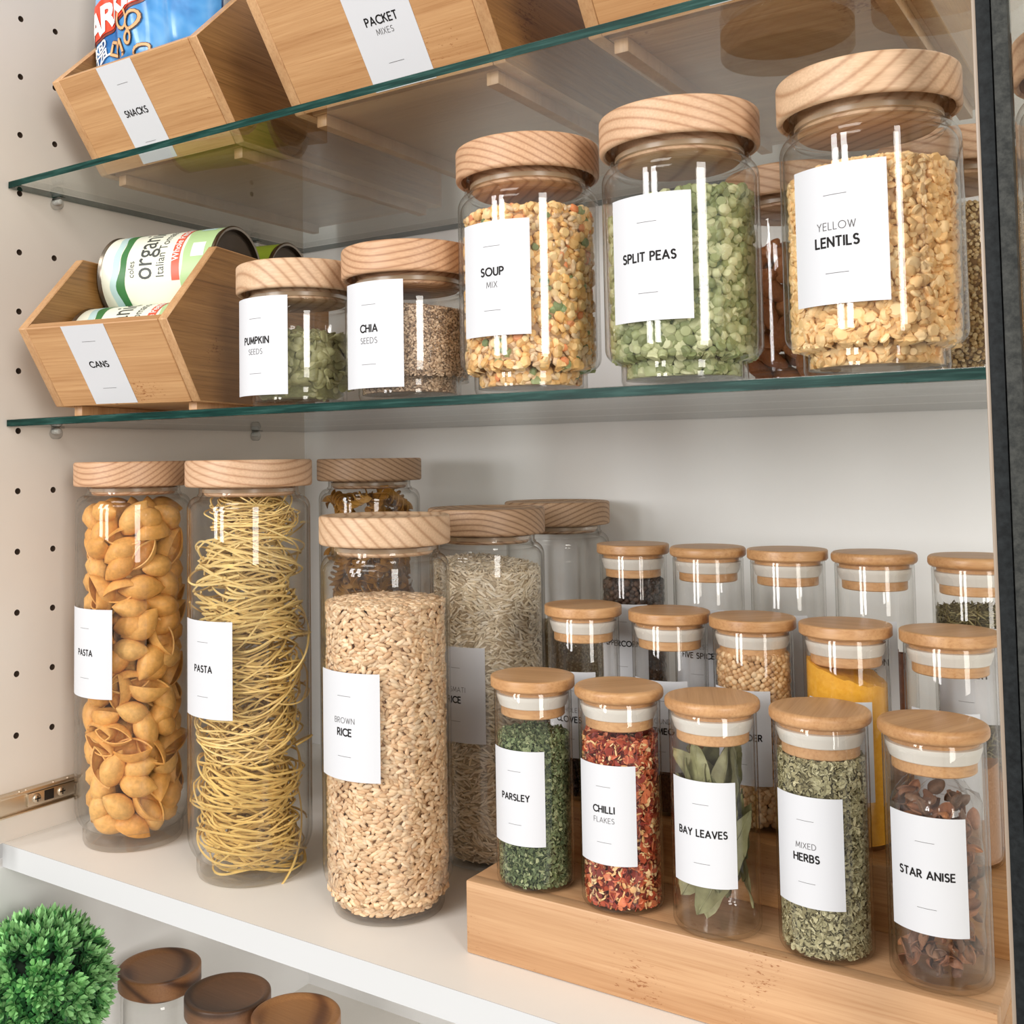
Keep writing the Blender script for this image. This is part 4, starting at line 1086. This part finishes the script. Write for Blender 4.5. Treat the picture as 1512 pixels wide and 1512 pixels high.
# ------------------------------------------------------------------ pretzel bags
def pretzel_bag(cx, y0, z0, wd, ht, lean, label, seed, main=True):
    t = thing('pretzel_bag', label, 'snack bag', (cx, y0, z0))
    g = np.random.default_rng(seed); ph = g.random(4)*6
    def S_(u, v, o_=0):
        """u across -1..1, v up 0..1 ; front of the bag faces -y"""
        bul = .024*(max(0, 1-abs(u)**2.6))**.5*(math.sin(PI*min(1, max(0, v*.96+.02)))**.45)
        cr = .0022*math.sin(9*u+5*v+ph[0])+.0015*math.sin(-7*u+13*v+ph[1])+.001*math.sin(22*u+9*v+ph[2])
        cr *= (1-abs(u)**4)
        return (u*wd/2, -bul-cr-o_-lean*min(1, v/.28), v*ht)
    nu, nv = 40, 36; V = []; f = []
    for j in range(nv+1):
        for i in range(nu+1): V.append(S_(-1+2*i/nu, j/nv))
    for j in range(nv):
        for i in range(nu):
            a = j*(nu+1)+i; f.append((a, a+1, a+nu+2, a+nu+1))
    n = len(V); V += [(p[0], -p[1]*.7-1.7*lean*min(1, p[2]/ht/.28), p[2]) for p in V]; f += [tuple(k+n for k in q[::-1]) for q in f]
    bag = new_mesh('bag_film', V, f, MTb[0 if main else 1], t, 70)
    def sub(name, poly_v, poly_f, m, o_):
        new_mesh(name, [S_(p[0]/(wd/2), p[1]/ht, o_) for p in poly_v], poly_f, m, bag, 60)
    def strip(y_a, y_b, x_a, x_b, slope, wav, m, o_, nm):
        vv = []; ff = []; k_ = 40
        for i in range(k_+1):
            x = x_a+(x_b-x_a)*i/k_; e_ = min(1, (x_b-x)/.016); sq = math.sqrt(max(0, 1-(1-e_)**2)) if e_ < 1 else 1
            mid = (y_a+y_b)/2+slope*x+wav*math.sin(x*60); hh = (y_b-y_a)/2*sq
            for q in range(5): vv.append((x, mid-hh+2*hh*q/4))
        for i in range(k_):
            for q in range(4): a = i*5+q; ff.append((a, a+5, a+6, a+1))
        sub(nm, vv, ff, m, o_)
    def text(s_, size, x, y, rot, m, o_, shear=.2, off=.0006):
        vv, ff = font_mesh(s_, size, shear, off, .92, 'LEFT'); c, s = math.cos(rot), math.sin(rot)
        sub('lettering', [(x+a*c-b*s, y+a*s+b*c) for a, b, _ in vv], ff, m, o_)
    def loop(pts, wdt, m, o_):
        a, b = ribbon(pts, wdt); sub('pretzel_print', [tuple(q) for q in a], b, m, o_)
    if main:
        strip(.0985, .1305, -.0700, .0580, .27, .0022, MTb[4], .0006, 'banner_edge_print')
        strip(.1010, .1300, -.0700, .0560, .27, .0022, MTb[2], .0010, 'banner_print')
        text("PARKER'S", .0290, -.0800, .0890, .28, MTb[3], .0016, .25, .0011)
        text('BAKED', .0110, -.0715, .0720, .27, MTb[3], .0012, 0, .0003)
        text('PRETZEL', .0110, -.0735, .0620, .27, MTb[3], .0012, 0, .0003)
        cxp, cyp = -.008, .078
        for dx, dy, r1, r2, rt in ((.006, .010, .0075, .0055, .8), (-.006, .014, .006, .008, .2), (-.020, -.006, .0062, .0075, .5), (-.012, -.010, .0045, .0085, -.2), (.012, -.015, .0080, .0045, .3), (.0, -.002, .0045, .0035, 1.2)):
            p_ = [(cxp+dx+r1*math.cos(a)*math.cos(rt)-r2*math.sin(a)*math.sin(rt), cyp+dy+r1*math.cos(a)*math.sin(rt)+r2*math.sin(a)*math.cos(rt)) for a in np.linspace(0, 2*PI, 17 if dx > -.01 else 5)]
            loop(p_, .0034, MTb[6], .0009); loop(p_, .0022, MTb[5], .0013)
    else:
        strip(.100, .135, -.060, .070, .15, .002, MTb[2], .0008, 'banner_print')
        text("PARKER'S", .040, -.074, .108, .15, MTb[3], .0014, .2, .0011)
        text('PRETZELS', .0085, -.040, .142, .2, MTb[3], .0012, 0, .0002)
    return t
mb = mat('blue_bag_film', (72, 142, 206), .28, spec=.6)
f_ = noise_t(mb, coords(mb, (1, 1, 1)), 22, 3, .5, .6)
L(mb, ramp(mb, f_, [(.35, (28, 98, 164)), (.5, (74, 146, 208)), (.7, (132, 186, 230))]), mb.node_tree.nodes['Principled BSDF'].inputs['Base Color'])
mb2 = mb.copy(); mb2.name = 'dark_blue_bag_film'
MTb = [mb, mb2, mat('bag_print_red', (226, 66, 36), .32), mat('bag_print_white', (244, 242, 238), .35), mat('bag_print_dark_red', (120, 44, 34), .35), mat('bag_print_pretzel', (224, 170, 118), .5), mat('bag_print_shadow', (70, 54, 60), .5)]
pretzel_bag(.1375, .0860, Z2+GT+.022, .1400, .225, .042, 'blue and red pretzel bag at the front of the SNACKS bin', 3)
pretzel_bag(.1480, .1330, Z2+GT+.022, .1160, .240, .030, 'second blue pretzel bag tucked behind in the SNACKS bin', 9, False)

# ------------------------------------------------------------------ below the white shelf
def low_jar(x, y, r, m, label):
    t = thing('wood_lid_jar', label, 'jar', (x, y, -.255)); H = .255-.1265-.0005; lb = H-.0155; R = r-.0022
    lathe('glass_body', [(0, .001), (R-.004, 0)]+arc(R-.004, .004, .004, -80, 0, 4)+[(R, lb-.010)]+arc(R-.004, lb-.010, .004, 0, 80, 4, .007)+[(R-.005, lb+.002), (R-.007, lb+.002), (R-.007, lb-.003)]+[(R-.0025, lb-.011), (R-.0025, .006), (0, .005)], MT['jar'], t, 72, 50)
    h = .0155
    lathe('lid', [(0, h-.0028), (r-.0085, h-.0028), (r-.0062, h-.0020), (r-.0040, h-.0002), (r-.0022, h)]+arc(r-.0015, h-.0015, .0015, 80, 0, 3)+[(r, .0015)]+arc(r-.0015, .0015, .0015, 0, -85, 3)+[(r-.004, 0), (r-.008, -.004), (0, -.004)], m, t, 96, 40, (0, 0, lb))
    return t
low_jar(.0530, .1165, .035, MT['acacia'], 'jar with brown acacia lid right beside the leafy ball')
low_jar(.1365, .1155, .035, MT['acacia2'], 'jar with the darkest acacia lid, middle of the three lower jars')
low_jar(.2070, .1200, .035, MT['acacia3'], 'jar with amber brown acacia lid, rightmost of the three lower jars')

pt = thing('topiary_ball', 'green artificial boxwood ball plant below the shelf at the lower left', 'plant', (.0560, -.0060, -.255))
lathe('pot', [(0, 0), (.026, 0), (.034, .060), (.036, .062), (.036, .070), (.032, .070), (.031, .060), (0, .058)], mat('white_pot', (226, 222, 214), .5), pt, 40, 40)
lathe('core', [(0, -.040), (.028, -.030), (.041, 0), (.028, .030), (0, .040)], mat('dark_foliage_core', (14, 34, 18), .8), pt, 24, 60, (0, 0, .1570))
m_leafb = mat('boxwood_leaf', (70, 130, 60), .38, spec=.5)
a_ = N(m_leafb, 'ShaderNodeAttribute', attribute_name='piece_colour'); L(m_leafb, a_.outputs['Color'], m_leafb.node_tree.nodes['Principled BSDF'].inputs['Base Color'])
lv = np.array([(0, 0, 0), (.0030, .0011, .0006), (.0030, -.0011, .0006), (.0058, .0016, .0012), (.0058, 0, .0006), (.0058, -.0016, .0012), (.0086, 0, .0003), (.0030, 0, -.0001)])
lfc = np.array([(0, 7, 1), (0, 2, 7), (7, 4, 3), (7, 3, 1), (7, 5, 4), (7, 2, 5), (4, 6, 3), (4, 5, 6)])
V = []; Fc = []; Cc = []; o_ = 0; ns = 640
for k in range(ns):
    zz = 1-2*(k+.5)/ns; rr = math.sqrt(1-zz*zz); a = k*2.399963; nrm = np.array([rr*math.cos(a), rr*math.sin(a), zz])
    ax = nrm+rng.normal(0, .22, 3); ax /= np.linalg.norm(ax); q1 = np.cross(ax, (.3, .2, .9)); q1 /= np.linalg.norm(q1); q2 = np.cross(ax, q1)
    hh = .0480+rng.normal(0, .0022); tone = rng.random()
    for lay, (nl_, op, of) in enumerate(((6, 1.05, -.004), (5, .70, -.0015), (4, .32, .0005))):
        for j in range(nl_):
            b = 2*PI*j/nl_+lay*.5+rng.normal(0, .12); dr = q1*math.cos(b)+q2*math.sin(b)
            X = ax*math.cos(op)+dr*math.sin(op); Z = ax*math.sin(op)-dr*math.cos(op); Y = np.cross(Z, X)
            s_ = rng.uniform(.75, 1.0); P_ = (lv*1.22*s_)@np.stack([X, Y, -Z])+ax*(hh+of)
            V.append(P_); Fc.append(lfc+o_); o_ += len(lv)
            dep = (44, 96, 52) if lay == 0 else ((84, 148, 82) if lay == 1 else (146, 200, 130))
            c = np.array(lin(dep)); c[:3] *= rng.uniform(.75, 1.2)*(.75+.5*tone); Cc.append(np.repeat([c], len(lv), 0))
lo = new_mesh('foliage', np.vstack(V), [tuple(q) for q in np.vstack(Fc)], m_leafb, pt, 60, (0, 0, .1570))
at = lo.data.color_attributes.new('piece_colour', 'FLOAT_COLOR', 'POINT'); at.data.foreach_set('color', np.vstack(Cc).ravel()); lo['kind'] = 'stuff'
